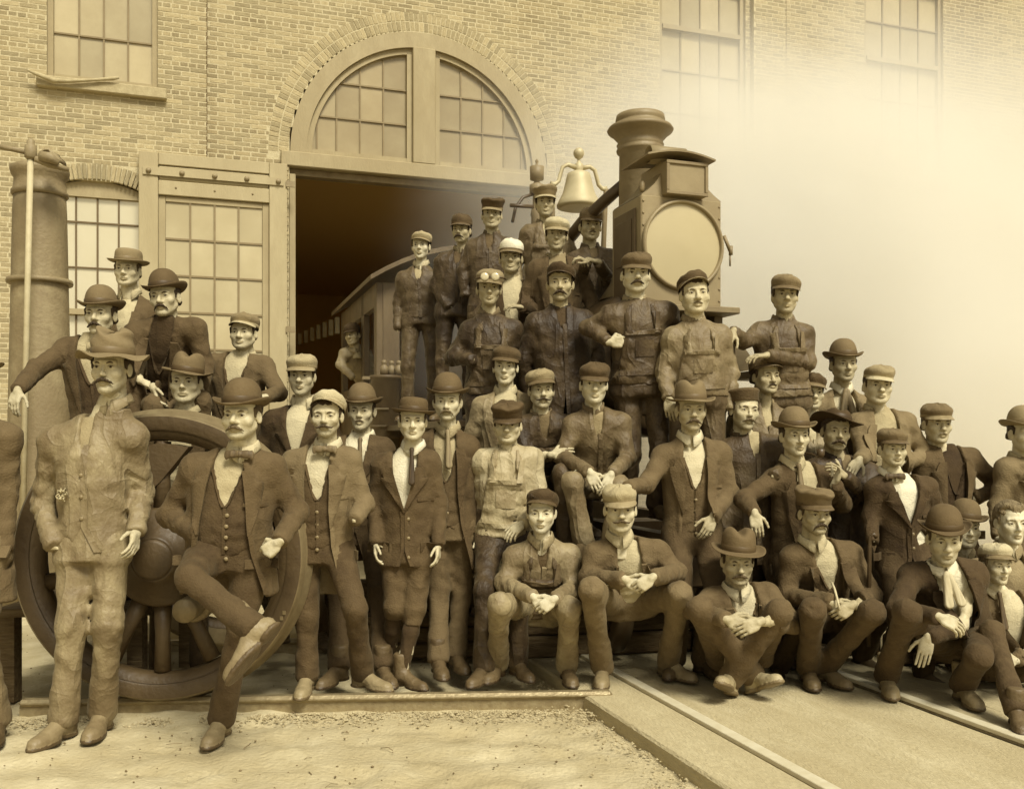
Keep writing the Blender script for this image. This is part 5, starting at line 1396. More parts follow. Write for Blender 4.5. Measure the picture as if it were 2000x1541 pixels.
    stb = sm(-.040, -.062, hv_[:, 2] + .35 * np.abs(hv_[:, 0])) * sm(.03, -.01, hv_[:, 1]) * sm(-.16, -.125, hv_[:, 2])
    rud = np.exp(-((np.abs(hv_[:, 0]) - .045) / .018) ** 2 - ((hv_[:, 2] + .03) / .02) ** 2) * (hv_[:, 1] < -.03)
    TN_.append(.5 - rg.uniform(.04, .24) * (stubble if stubble is not None else 1) * stb - .06 * rud + rg.uniform(-.06, .04))
    BV.append(loc(HC + (hp * s) @ Rn.T)); BF.append(hf + off); BM.append(hm); off += len(hp)
    for wr, el, st, hd_, pn, mir in ((wa, ea, ha, hda, pa, -1), (wb, eb, hb, hdb, pb, 1)):
        if st == 'none': continue
        P, Q = hand(st, far); dr = nrm(hd_) if hd_ is not None else nrm(wr - el)
        pn_ = np.asarray(pn if pn is not None else (-mir * Rv + .15 * -FB), float); zc = -nrm(pn_ - dr * (pn_ @ dr)); xc = np.cross(dr, zc)
        P = P * s * .90
        if mir < 0: P = P * (-1, 1, 1); Q = Q[:, ::-1]
        BV.append(loc(wr + P[:, :1] * xc + P[:, 1:2] * dr + P[:, 2:] * zc)); BF.append(Q + off); BM.append(np.zeros(len(Q), int)); off += len(P); TN_.append(np.full(len(P), .36))
    me = mesh('person', np.concatenate(BV), np.concatenate(BF), [skin(sk), M_LIP, hairm(hv + .05), M_EYEW, M_IRIS], np.concatenate(BM))
    me.attributes.new('tone', 'FLOAT', 'POINT').data.foreach_set('value', np.concatenate(TN_).astype(np.float32))
    body = obj('person', me, None, O)
    tag(body, label, 'person', 'railway workers posing at the engine house')
    TRI[0] += 2 * sum(len(q) for q in BF)
    for nm, me_ in dash: obj(nm, me_, body)
    for nm, P, Q, m in parts:
        if len(Q): obj(nm, mesh(nm, loc(P), Q, [m]), body); TRI[0] += 2 * len(Q)
    T = Matrix.Translation(Vector(loc(HC))) @ Rh @ Matrix.Scale(s, 4)
    if hairs != 'none': obj('hair', hair_mesh(hairs, hv, hat is not None and tilt[0] > -15), body, M=T)
    for q in (-1, 1): obj('eyebrow', brow_mesh(hv, q), body, M=T @ Matrix.Diagonal((fx, 1, 1, 1)))
    if mous: obj('moustache', moustache_mesh(mous, mv if mv is not None else hv), body, M=T @ Matrix.Translation((0, 0, -.055 * (fz - 1))))
    if hat:
        kind, v1, v2 = hat
        T2 = T @ Matrix.Translation((0, .0, .0)) @ Matrix.Rotation(rad(tilt[0]), 4, 'X') @ Matrix.Rotation(rad(tilt[1]), 4, 'Y') @ Matrix.Rotation(rad(tilt[2]), 4, 'Z')
        ms = hat_meshes(kind, v1, v2, seed % 5)
        h0 = obj('hat' if ms[0][0] == 'hat' else 'cap', ms[0][1], body, M=T2)
        for nm, m_ in ms[1:]: obj(nm, m_, h0)
    TN = Matrix.Translation(Vector(loc(HC + np.array([0, .030, -.139 * s]) + Fv * 0))) @ Matrix(np.column_stack([Rv, -nrm(np.cross(np.array([0, 0, 1.0]), Rv)) * -1, [0, 0, 1]]).tolist()).to_4x4() @ Matrix.Scale(s, 4)
    if collar: obj('collar', collar_mesh(collar, cv if cv is not None else (shirt if top == 'jacket' else tv), tdirty and top != 'jacket'), body, M=TN)
    if tie: obj('tie', tie_mesh(tie, tiev), body, M=TN @ Matrix.Translation((0, -.083, -.035)) @ Matrix.Rotation(rad(-14), 4, 'X'))
    for a_, k_, ang, pt in ((aa, ka, fa, pfa), (ab, kb, fb, pfb)):
        if ta is not None and a_ is aa:
            zc = nrm(k_ - a_); yc = -nrm(np.asarray(ta, float) - zc * (np.asarray(ta, float) @ zc)); xc = np.cross(yc, zc)
            obj('boot', boot_mesh(boots), body, M=Matrix.Translation(Vector(loc(a_))) @ Matrix(np.column_stack([xc, yc, zc]).tolist()).to_4x4() @ Matrix.Scale(s, 4)); continue
        Mx = Matrix.Translation(Vector(loc(a_))) @ Matrix.Rotation(rad(ang), 4, 'Z') @ Matrix.Rotation(rad(pt), 4, 'X') @ Matrix.Scale(s * .93, 4)
        obj('boot', boot_mesh(boots), body, M=Mx)
    if buttons is not None:
        bu, vs_ = buttons
        bm_ = MB().lathe([(.002, -.005), (.008, -.004), (.010, 0), (.010, .004)], n=10, axis='y').mesh('button', mat('horn_button', .45, rough=.35, vary=.02)) if 'b' not in _HA else _HA['b']
        _HA['b'] = bm_
        for vv in vs_:
            dp = np.interp(vv, PROF_V, PROF_D) * s * (1 + .6 * (wd - 1)) * (.93 if vest is not None else 1) + belly * math.exp(-((vv - .12) / .14) ** 2) + .005
            obj('button', bm_, body, loc(HP + U * vv * LT / .5 + Rv * bu + Fv * dp))
    return body
# ================================================================ the crowd, front row first (a = picture-left limb, b = picture-right limb)
PP = []
def P_(label, e, d, **k): PP.append((label, e, d, k))
# --- left group
P_('person in a long coat cut off by the left edge of the picture', (-84, 735), 4.3, hat=('felt', .45, .4), tv=.34, trv=.40, hem=-.30, opening='none', J=dict(wr_b=(8, 1075, .1), el_b=(14, 940, .15)), hb='none', floor=0, seed=1)
P_('tall man in a stained pale work jacket and trousers with a crumpled wide hat', (203, 716), 4.35, wd=.90, s=1.07, hat=('slouch', .42, .36), mous='thick', top='shirt', tv=.50, tdirty=True, opening='flare', shirt=.5, collar='turn', cv=.56, trv=.50, trdirty=True, hem=-.06,
   J=dict(sh_a=(102, 850, .1), sh_b=(262, 838, .1), el_a=(84, 985, .16), wr_a=(104, 1068, .0), el_b=(278, 960, .2), wr_b=(266, 1040, .02), hip=(182, 1050, .1), kn_a=(140, 1220, .02), kn_b=(212, 1220, .05), an_a=(124, 1402, None), an_b=(200, 1388, None)), ha='none', hb='relax', fa=-12, fb=6, boots=.40, buttons=(.0, [.10, .2, .3]), seed=2)
P_('stout moustached man in a bowler leaning against the big wheel, leg crossed', (459, 811), 4.22, hat=('bowler', .30, .22), mous='thick', mv=.34, hv=.25, tv=.30, opening='wide', vest=.24, shirt=.62, trv=.24, wd=1.16, belly=.035, hem=-.24, tie='bow', tiev=.25, yaw=-4, sk=.82, collar='turn', cv=.7,
   J=dict(sh_a=(378, 900, .14), sh_b=(533, 900, .16), el_a=(330, 1008, .2), wr_a=(385, 1042, .02), el_b=(580, 1000, .2), wr_b=(545, 1058, .0), hip=(450, 1072, .16), kn_a=(372, 1128, -.16), an_a=(492, 1225, -.28), kn_b=(470, 1225, .1), an_b=(432, 1402, None)),
   ha='none', hb='fist', hdb=(-.75, -.15, -.6), pb=(.1, 1, -.1), ta=(.16, -.45, -.9), fb=-2, boots=.42, buttons=(.015, [-.03, .03, .09, .15, .21]), seed=3)
P_('moustached man in a bowler stretching one arm out beside the riveted iron column', (186, 612), 5.3, hat=('bowler', .36, .26), mous='walrus', tv=.27, opening='open', vest=.2, shirt=.6, trv=.2, yaw=4, J=dict(sh_a=(128, 672, .1), sh_b=(232, 672, .14), el_a=(70, 722, -.05), wr_a=(35, 762, -.3), hip=(200, 835, .15)), hda=(-.1, -.35, -.9), pa=(.2, .9, -.3), ha='relax', tie='bow', tiev=.6, hid=True, floor=.5, seed=4)
P_('old man in a tall battered felt hat before the ground floor window', (242, 524), 6.3, hat=('flattop', .45, .40), tilt=(3, 3, 0), hv=.3, tv=.30, opening='v', shirt=.66, trv=.25, hid=True, floor=.9, yaw=6, collar='open', seed=5)
P_('moustached man in a tilted bowler bending forward with a hand on his knee', (312, 578), 5.5, hat=('bowler', .26, .2), roll=-6, mous='droop', tv=.28, opening='open', vest=.14, shirt=.16, cv=.2, trv=.32,
   J=dict(sh_a=(262, 640, .1), sh_b=(384, 632, .1), el_a=(262, 735, .0), wr_a=(300, 758, -.18), el_b=(402, 718, .12), wr_b=(392, 760, -.05), hip=(318, 790, .35), kn_a=(303, 790, -.2), an_a=(300, 930, -.1), kn_b=(392, 782, -.1), an_b=(395, 930, .05)), hda=(.35, -.3, -.85), ha='relax', hb='relax', floor=.85, hid=True, seed=6)
P_('young man in a striped cap, arm out, before the glazed door leaf', (468, 648), 5.9, s=.97, hat=('cap', .45, .62), tilt=(-12, 5, 0), tv=.33, opening='deep', vest=.25, shirt=.66, trv=.25, hairs='fringe', J=dict(sh_a=(415, 702, .1), sh_b=(518, 706, .1), el_b=(545, 768, .02), wr_b=(516, 776, -.25), hip=(462, 850, .15)), hdb=(-.9, -.3, -.2), pb=(0, .3, -.9), floor=.47, hid=True, collar='open', seed=7)
P_('smiling man in a soft fedora looking over the rim of the big wheel', (357, 745), 5.25, hat=('felt', .36, .22), tilt=(0, 8, 0), tv=.24, opening='deep', shirt=.6, trv=.2, yaw=8, J=dict(hip=(352, 985, .2)), floor=.0, hid=True, collar='turn', seed=8)
P_('hollow cheeked man in a pale flat cap and dark jacket before the doorway edge', (585, 733), 5.65, hat=('cap', .56, .5), tv=.19, opening='v', shirt=.68, trv=.2, yaw=3, J=dict(sh_a=(532, 812, .1), sh_b=(640, 812, .1)), collar='open', floor=.15, hid=True, seed=9)
P_('moustached man with a pale cap pushed back, waistcoat and hand in trouser pocket', (633, 812), 4.85, s=.98, hat=('cap', .66, .5), tilt=(-26, 6, 0), hairs='fringe', mous='handlebar', mv=.2, tv=.40, opening='open', vest=.25, shirt=.74, trv=.24, yaw=2, tie='bow', tiev=.35, hem=-.30, ty=-8, collar='turn', cv=.76,
   J=dict(sh_a=(570, 892, .14), sh_b=(684, 886, .14), el_a=(560, 985, .22), wr_a=(572, 1060, .1), el_b=(712, 985, .16), wr_b=(692, 1016, .0), hip=(628, 1060, .16), kn_a=(600, 1205, .14), an_a=(600, 1318, None), kn_b=(694, 1190, .0), an_b=(708, 1312, None)), ha='none', hb='none', fa=0, fb=55, boots=.42, buttons=(.0, [-.02, .05, .12, .19]), seed=10)
P_('half hidden man in a tall bowler and white collar left of the boy', (702, 802), 5.65, hat=('bowler', .33, .28), mous='thin', mv=.3, tv=.26, opening='v', vest=.22, shirt=.80, trv=.22, tie='tie', tiev=.3, J=dict(sh_a=(648, 866, .1), sh_b=(752, 866, .1), an_a=(662, 1300, None), an_b=(748, 1300, None)), floor=.0, seed=11)
P_('boy in a round flat hat, belted jacket and knee breeches with arms hanging', (806, 822), 5.05, s=.89, hat=('flattop', .27, .22), tilt=(-2, 4, 0), tv=.27, opening='v', shirt=.84, trv=.27, yaw=6, tie='tie', tiev=.12, hem=-.12, breeches=True, sk=.83, collar='turn', cv=.86,
   J=dict(sh_a=(744, 898, .12), sh_b=(842, 892, .12), el_a=(732, 985, .14), wr_a=(733, 1062, .05), el_b=(858, 985, .14), wr_b=(856, 1065, .05), hip=(795, 1062, .14), kn_a=(770, 1185, .1), an_a=(760, 1292, None), kn_b=(812, 1185, .08), an_b=(786, 1312, None)), fa=0, fb=48, boots=.24, buttons=(.02, [-.06, .05, .16]), seed=12)
P_('tall moustached man in a bowler and open waistcoat standing behind the boy in breeches', (872, 784), 5.42, hat=('bowler', .30, .24), mous='droop', mv=.4, hv=.28, tv=.25, opening='open', vest=.27, shirt=.56, trv=.33, sk=.84, hem=-.28,
   J=dict(sh_a=(820, 858, .12), sh_b=(918, 862, .14), el_b=(938, 960, .2), hip=(875, 1020, .15), kn_a=(858, 1150, .12), an_a=(856, 1285, None), kn_b=(902, 1150, .2), an_b=(890, 1275, None)), ha='none', fa=12, fb=20, boots=.2, tie='tie', tiev=.45, buttons=(.0, [.0, .07, .14]), seed=13)
P_('man in pale greasy bib overalls with a peaked cap pulled over his eyes', (990, 830), 5.42, s=.97, hat=('kepi', .24, .18), tilt=(8, 0, 0), top='shirt', tv=.68, tdirty=True, opening='none', bib=.60, trv=.24, trdirty=True, cv=.74, yaw=-2,
   J=dict(sh_a=(938, 888, .12), sh_b=(1042, 884, .12), el_a=(936, 985, .2), wr_a=(962, 1040, .1), el_b=(1058, 980, .1), wr_b=(1020, 1022, -.1), hip=(985, 1040, .14), an_a=(945, 1300, None), an_b=(1010, 1290, None)), ha='none', hdb=(-.6, -.45, -.5), pb=(0, .5, -.8), seed=14)
# --- sitting front row
P_('curly haired man in a small dark cap sitting with clasped hands', (1056, 1003), 5.12, s=.98, hat=('cap', .24, .2), tilt=(-16, 6, 0), hairs='curly', hv=.16, sk=.86, top='shirt', tv=.50, tdirty=True, opening='placket', shirt=.3, bib=.36, trv=.52, trdirty=True, cv=.62, yaw=-4,
   J=dict(sh_a=(1004, 1076, .14), sh_b=(1114, 1074, .14), el_a=(983, 1140, .1), wr_a=(1042, 1166, -.2), el_b=(1120, 1150, .1), wr_b=(1082, 1170, -.23), hip=(1052, 1178, .3), kn_a=(976, 1180, -.22), an_a=(972, 1292, None), kn_b=(1112, 1188, -.22), an_b=(1108, 1298, None)),
   hda=(.72, -.3, -.55), hdb=(-.8, -.25, -.5), pa=(.1, .9, -.3), pb=(-.2, .85, -.4), ha='grip', hb='grip', fa=-18, fb=4, hem=-.05, boots=.26, seed=15)
P_('moustached man in a striped cap and open coat sitting with interlaced fingers between knees', (1214, 996), 5.0, hat=('cap', .58, .5), tilt=(4, -4, 0), hv=.2, mous='handlebar', mv=.28, tv=.36, opening='open', shirt=.66, trv=.40, yaw=-2, sk=.82,
   J=dict(sh_a=(1160, 1072, .14), sh_b=(1288, 1068, .16), el_a=(1150, 1128, .1), wr_a=(1222, 1132, -.2), el_b=(1322, 1118, .12), wr_b=(1274, 1128, -.24), hip=(1226, 1168, .32), kn_a=(1155, 1150, -.25), an_a=(1176, 1300, None), kn_b=(1328, 1160, -.1), an_b=(1305, 1290, None)),
   hda=(.85, -.2, -.35), hdb=(-.8, -.15, -.5), pa=(.1, .9, -.3), pb=(-.2, .85, -.4), ha='grip', hb='grip', fa=-8, fb=35, hem=-.05, boots=.4, trdirty=False, seed=16)
P_('man in a battered felt hat pulled low sitting with crossed legs in pale boots', (1446, 1103), 4.95, s=1.03, hat=('felt', .32, .26), tilt=(-4, 4, 0), pitch=-7, mous='thick', mv=.3, tv=.33, opening='deep', vest=.36, shirt=.74, trv=.31, yaw=-4, sk=.74,
   J=dict(sh_a=(1388, 1160, .14), sh_b=(1500, 1150, .16), el_a=(1352, 1188, -.02), wr_a=(1420, 1210, -.3), el_b=(1552, 1218, .0), wr_b=(1484, 1214, -.33), hip=(1445, 1268, .25), kn_a=(1368, 1190, -.22), an_a=(1470, 1318, None), kn_b=(1522, 1194, -.22), an_b=(1428, 1322, None)),
   hda=(.88, -.2, -.3), hdb=(-.88, -.15, -.32), pa=(.1, .9, -.3), pb=(-.15, .85, -.4), ha='relax', hb='relax', fa=22, fb=-28, pfa=-25, pfb=-25, hem=-.03, boots=.56, seed=17)
P_('gaunt seated man with visored cap and drooping moustache holding a thin stick', (1603, 1005), 5.02, hat=('kepi', .36, .24), tilt=(0, 0, 0), hv=.18, mous='droop', tv=.30, opening='open', vest=.26, shirt=.68, trv=.26, yaw=6, sk=.72,
   J=dict(sh_a=(1545, 1078, .14), sh_b=(1662, 1070, .16), el_a=(1535, 1165, .14), wr_a=(1624, 1178, -.22), el_b=(1704, 1165, .1), wr_b=(1664, 1182, -.25), hip=(1610, 1192, .28), kn_a=(1588, 1192, -.3), an_a=(1578, 1302, None), kn_b=(1704, 1196, -.28), an_b=(1610, 1300, None)),
   hda=(.8, -.2, -.45), hdb=(-.8, -.15, -.5), pa=(.1, .9, -.3), pb=(-.2, .85, -.4), ha='grip', hb='grip', fa=-8, fb=20, hem=-.05, boots=.3, buttons=(.0, [.05, .12, .19]), seed=18)
P_('man in a tall bowler and white neck scarf crouching with hands hanging', (1851, 1059), 4.75, hat=('bowler', .29, .24), pitch=-8, tv=.17, opening='deep', shirt=.82, trv=.22, yaw=-14, tie='scarf', tiev=.70, hv=.22, sk=.80, cv=.84,
   J=dict(sh_a=(1778, 1112, .16), sh_b=(1905, 1108, .16), el_a=(1752, 1190, .0), wr_a=(1835, 1205, -.28), el_b=(1878, 1222, .02), wr_b=(1812, 1245, -.12), hip=(1880, 1240, .3), kn_a=(1772, 1195, -.22), an_a=(1732, 1318, None), kn_b=(1912, 1282, -.2), an_b=(1880, 1335, None)),
   hda=(.85, -.3, -.45), hdb=(-.3, -.25, -.9), pa=(-.1, .7, -.6), pb=(.1, .9, -.2), ha='relax', hb='flat', fa=-14, fb=-4, hem=-.06, boots=.38, seed=19)
P_('boy in a pale banded cap and necktie hugging one knee', (1960, 1106), 4.95, s=.86, hat=('cap', .68, .4), tilt=(-10, 4, 0), tv=.34, opening='deep', shirt=.70, trv=.26, yaw=4, tie='tie', tiev=.22, sk=.84, hairs='fringe', hv=.35,
   J=dict(sh_a=(1918, 1168, .12), sh_b=(2010, 1170, .12), el_a=(1905, 1240, .1), wr_a=(1930, 1268, -.2), el_b=(2030, 1250, .1), wr_b=(1985, 1290, -.2), hip=(1955, 1290, .2), kn_a=(1938, 1232, -.2), an_a=(1985, 1385, None), kn_b=(2030, 1290, -.1), an_b=(2040, 1390, None)), hda=(.9, -.3, -.3), hdb=(-.9, -.3, .1), pa=(0, .5, -.8), hem=-.05, ha='relax', hb='relax', seed=20)
P_('man in a small neat bowler peering out behind the crouching man with the scarf', (1894, 1032), 5.45, s=.97, hat=('bowler', .33, .26), tilt=(0, 7, 0), tv=.40, opening='v', shirt=.55, trv=.3, yaw=-4, J=dict(hip=(1900, 1220, .15)), floor=.0, hid=True, sk=.84, seed=21)
P_('bareheaded curly haired man smiling at the right edge above the boy in the pale cap', (1987, 1022), 5.2, hairs='curly', hv=.42, tv=.45, opening='v', shirt=.5, trv=.3, yaw=-4, J=dict(hip=(1995, 1220, .15)), floor=0, hid=True, sk=.88, seed=22)
# --- standing centre and right
P_('moustached man in a tall felt hat and three piece suit standing with one arm out', (1355, 800), 5.3, hat=('felt', .40, .33), mous='walrus', mv=.25, hv=.3, tv=.34, opening='open', vest=.31, shirt=.74, trv=.26, sk=.74, hem=-.10,
   J=dict(sh_a=(1294, 880, .14), sh_b=(1408, 874, .14), el_a=(1262, 946, .04), wr_a=(1226, 952, -.22), el_b=(1424, 962, .12), wr_b=(1392, 1010, -.06), hip=(1352, 1030, .16), an_a=(1318, 1285, None), an_b=(1372, 1285, None)), hda=(-.85, -.3, -.1), pa=(0, .1, -1), hdb=(-.4, -.25, -.85), pb=(-.2, .9, 0), ha='relax', hb='relax', collar='turn', cv=.78, buttons=(.0, [-.02, .05, .12, .19]), seed=23)
P_('man in a bowler smoking a curved pipe with one forearm hanging limp', (1562, 851), 5.35, s=.98, hat=('bowler', .38, .26), tv=.26, opening='open', vest=.2, shirt=.64, trv=.24, yaw=4, hem=-.34, tie='tie', tiev=.35,
   J=dict(sh_a=(1512, 925, .12), sh_b=(1618, 922, .16), el_a=(1452, 975, .0), wr_a=(1474, 1002, -.2), el_b=(1646, 985, .1), wr_b=(1630, 945, -.1), hip=(1560, 1090, .15)), hda=(.1, -.25, -.95), pa=(.1, .95, .1), ha='relax', hb='relax', hdb=(.3, -.2, .9), floor=0, seed=24)
P_('unshaven man in a wide dark upturned hat folding his arms behind the pipe smoker', (1640, 842), 5.6, hat=('wide', .17, .14), tilt=(-16, 6, 0), mous='walrus', mv=.16, tv=.22, top='shirt', tdirty=True, opening='placket', shirt=.4, trv=.25, yaw=-4, roll=4, sk=.70, J=dict(sh_a=(1590, 905, .1), sh_b=(1700, 915, .12), wr_b=(1650, 930, -.2), el_b=(1712, 985, -.02)), hb='relax', floor=0, hid=True, hairs='fringe', seed=25)
P_('schoolboy in a striped cap, dark buttoned jacket and bow tie standing upright', (1753, 877), 5.25, s=.87, hat=('cap', .40, .26), tilt=(-4, 2, 0), tv=.20, opening='v', shirt=.84, trv=.24, tie='bow', tiev=.2, hem=-.11, sk=.80, hairs='fringe', hv=.24, cv=.86,
   J=dict(sh_a=(1708, 945, .1), sh_b=(1812, 942, .1), el_a=(1700, 1010, .1), wr_a=(1704, 1060, .0), el_b=(1832, 1000, .12), wr_b=(1815, 1048, .06), hip=(1765, 1078, .12)), ha='none', hb='none', floor=.0, buttons=(.012, [-.05, .05, .15]), seed=26)
P_('thin moustached man in a striped cap and dark jersey standing akimbo at the right', (1841, 828), 5.9, hat=('cap', .40, .5), mous='thin', mv=.5, tv=.30, opening='open', vest=.14, shirt=.14, cv=.3, trv=.22, hv=.3, hem=-.12, collar='band',
   J=dict(sh_a=(1800, 890, .1), sh_b=(1898, 886, .12), el_b=(1952, 948, .16), wr_b=(1905, 975, .08), el_a=(1795, 965, .12)), hb='none', ha='none', floor=.05, hid=True, seed=27)
P_('man in a bowler and long coat cut off by the right edge', (2014, 846), 5.75, hat=('bowler', .50, .42), tv=.42, opening='v', shirt=.6, trv=.35, hem=-.32, sk=.85, J=dict(sh_a=(1962, 905, .1), sh_b=(2070, 905, .1), el_a=(1948, 990, .1), wr_a=(1950, 1050, -.05)), ha='relax', floor=0, hid=True, seed=28)
P_('grinning young man in a slanted cap resting a hand on the dark hatted man', (1721, 752), 5.9, hat=('cap', .50, .66), tilt=(0, 8, 0), tv=.42, opening='wide', shirt=.58, trv=.3, yaw=-6, hem=-.12, collar='open',
   J=dict(sh_a=(1672, 818, .1), sh_b=(1770, 815, .1), el_a=(1690, 890, -.05), wr_a=(1678, 898, -.35), el_b=(1808, 890, .12), wr_b=(1745, 910, -.1)), hda=(-.6, -.4, -.6), pa=(0, .4, -.9), hb='none', floor=.2, hid=True, seed=29)
P_('young man in a tall dark bowler, wing collar and striped tie at the back right', (1656, 710), 6.2, hat=('bowler', .36, .28), tv=.44, opening='deep', vest=.38, shirt=.74, trv=.3, tie='scarf', tiev=.42, sk=.74, floor=.3, hid=True, collar='turn', cv=.82, seed=30)
P_('youth in a tilted dark cap between the knit capped man and a bowler', (1591, 766), 5.95, s=.97, hat=('cap', .26, .4), tilt=(-4, 9, 0), top='shirt', tv=.56, tdirty=True, opening='placket', shirt=.7, trv=.3, collar='open', floor=.1, hid=True, hairs='fringe', sk=.82, seed=31)
P_('dark moustached man in a round knitted cap turning his head to the right', (1508, 734), 5.8, hat=('skull', .36, .3), tilt=(-14, 0, 0), mous='thin', tv=.46, top='shirt', tdirty=True, opening='placket', shirt=.6, trv=.3, yaw=12, sk=.72, floor=.2, hid=True, collar='open', seed=32)
P_('moustached man in a brimless pillbox cap leaning his head, arm along the man beside him', (1464, 800), 5.6, hat=('pillbox', .30, .24), tilt=(-6, -5, 0), roll=4, mous='thick', mv=.34, tv=.36, top='shirt', tdirty=True, opening='placket', shirt=.6, trv=.28, yaw=8, J=dict(sh_a=(1416, 870, .1), sh_b=(1520, 862, .1), el_b=(1545, 905, -.02), wr_b=(1510, 930, -.2), el_a=(1412, 960, .1)), hb='none', ha='none', floor=.05, hid=True, collar='open', seed=33)
P_('sitting man in a segmented newsboy cap and shiny work jacket with hands between knees', (1162, 749), 5.62, hat=('cap', .26, .24), tilt=(6, 3, 0), top='shirt', tv=.42, tdirty=True, opening='placket', shirt=.5, trv=.50, trdirty=True, sk=.84, collar='band',
   J=dict(sh_a=(1118, 820, .12), sh_b=(1214, 816, .12), el_a=(1098, 895, .06), wr_a=(1152, 922, -.22), el_b=(1226, 895, .06), wr_b=(1194, 926, -.22), hip=(1165, 935, .3), kn_a=(1118, 942, -.2), an_a=(1140, 1060, -.15), kn_b=(1208, 948, -.2), an_b=(1195, 1060, -.15)), hda=(.35, -.4, -.75), hdb=(-.35, -.4, -.75), pa=(.2, .8, -.3), pb=(-.2, .8, -.3), ha='relax', hb='relax', hem=-.05, seed=34)
P_('moustached man in a pushed back cap sitting with folded arms behind the pale overalls', (1061, 761), 5.8, hat=('cap', .50, .36), tilt=(-6, -6, 0), mous='handlebar', top='shirt', tv=.24, tdirty=True, opening='placket', shirt=.4, trv=.36, trdirty=True, yaw=6, cv=.46,
   J=dict(sh_a=(1018, 822, .1), sh_b=(1108, 822, .1), el_a=(1025, 890, .02), wr_a=(1078, 888, -.15), el_b=(1112, 885, .06), wr_b=(1062, 890, -.12), hip=(1070, 935, .3), kn_a=(1040, 935, -.15), an_a=(1050, 1060, -.1), kn_b=(1100, 925, -.2), an_b=(1108, 1060, -.18)), ha='relax', hb='none', hda=(.9, -.1, .1), hem=-.05, seed=35)
P_('clean shaven man in a dark cap and pale jacket with an open neck', (985, 715), 5.95, hat=('cap', .28, .24), tilt=(-2, 6, 0), tv=.50, top='jacket', tdirty=True, opening='deep', vest=None, shirt=.66, trv=.3, yaw=-4, sk=.84, collar='open', J=dict(sh_a=(940, 785, .1), sh_b=(1036, 780, .1)), floor=.3, hid=True, seed=36)
# --- on the engine
P_('man with goggles on his cap and dark bib overalls standing on the engine step', (956, 561), 6.15, hat=('cap', .48, .42), tilt=(2, 6, 0), top='shirt', tv=.24, tdirty=True, opening='none', bib=.34, trv=.26, trdirty=True, cv=.5, sk=.72, yaw=4,
   J=dict(sh_a=(916, 636, .1), sh_b=(1004, 634, .1), el_a=(882, 700, .12), wr_a=(926, 702, -.04), el_b=(1012, 710, .14), hip=(960, 765, .14)), ha='none', hb='none', floor=.78, seed=37)
P_('broad man with a heavy moustache in a dark buttoned work jacket and peaked cap', (1094, 551), 5.95, s=1.02, hat=('cap', .20, .16), tilt=(-14, 5, 0), mous='walrus', hairs='fringe', top='shirt', tv=.20, tdirty=True, opening='placket', shirt=.2, trv=.16, sk=.70, yaw=-3, wd=1.08,
   J=dict(sh_a=(1044, 622, .1), sh_b=(1144, 616, .12), el_a=(1022, 702, .14), wr_a=(1030, 770, .2), el_b=(1166, 690, .2), hip=(1100, 752, .14)), ha='none', hb='none', floor=.78, seed=38)
P_('tall moustached man in shiny overalls with hand on hip in front of the headlight', (1245, 532), 5.72, s=1.03, hat=('cap', .32, .3), tilt=(4, 2, 0), mous='thick', top='shirt', tv=.34, tdirty=True, opening='none', bib=.30, trv=.27, trdirty=True, cv=.56, sk=.84,
   J=dict(sh_a=(1190, 608, .1), sh_b=(1304, 600, .12), el_a=(1148, 640, .16), wr_a=(1190, 668, .0), el_b=(1345, 668, .2), hip=(1252, 745, .14), kn_a=(1232, 885, .1), an_a=(1225, 985, .15), kn_b=(1290, 885, .1), an_b=(1282, 985, .15)), hda=(.9, -.2, 0), pa=(.2, .9, 0), ha='fist', hb='none', fa=-20, fb=15, seed=39)
P_('man in pale shiny bib overalls with a cap pushed back below the headlight glass', (1362, 571), 5.58, hat=('cap', .28, .44), tilt=(-24, -4, 0), hairs='fringe', mous='thin', mv=.42, top='shirt', tv=.50, tdirty=True, opening='none', bib=.46, trv=.36, trdirty=True, cv=.55, sk=.78, roll=-2,
   J=dict(sh_a=(1312, 650, .1), sh_b=(1410, 646, .12), el_a=(1296, 725, .12), wr_a=(1306, 778, .0), el_b=(1428, 730, .16), wr_b=(1425, 800, .1), hip=(1362, 770, .14)), hda=(.1, -.15, -.95), pa=(.3, .9, 0), ha='relax', hb='none', floor=.64, hid=True, seed=40)
P_('man in a striped cap and overalls resting a forearm beside the headlight', (1537, 574), 5.85, hat=('cap', .46, .34), tilt=(0, 6, 0), top='shirt', tv=.38, tdirty=True, opening='none', bib=.42, trv=.40, trdirty=True, sk=.72, yaw=-8, cv=.46,
   J=dict(sh_a=(1482, 640, .1), sh_b=(1572, 644, .12), el_a=(1452, 668, .0), wr_a=(1432, 648, -.15), el_b=(1578, 708, .06), wr_b=(1500, 694, -.1), hip=(1528, 770, .14)), hda=(-.5, -.3, -.7), pa=(0, .5, -.8), hdb=(-.95, -.15, -.05), pb=(0, .2, -1), ha='grip', hb='relax', floor=.64, hid=True, seed=41)
P_('smiling clean shaven man in one piece overalls at the left end of the running board', (819, 478), 8.4, hat=('cap', .54, .42), tilt=(-8, 4, 0), top='shirt', tv=.34, tdirty=True, opening='placket', shirt=.55, trv=.34, trdirty=True, hem=-.03, cv=.74, sk=.86, yaw=-4,
   J=dict(sh_a=(786, 538, .1), sh_b=(850, 536, .1), el_a=(778, 592, .15), el_b=(858, 595, .15), wr_b=(862, 640, .1), hip=(822, 618, .12)), ha='none', hb='none', floor=1.56, seed=42)
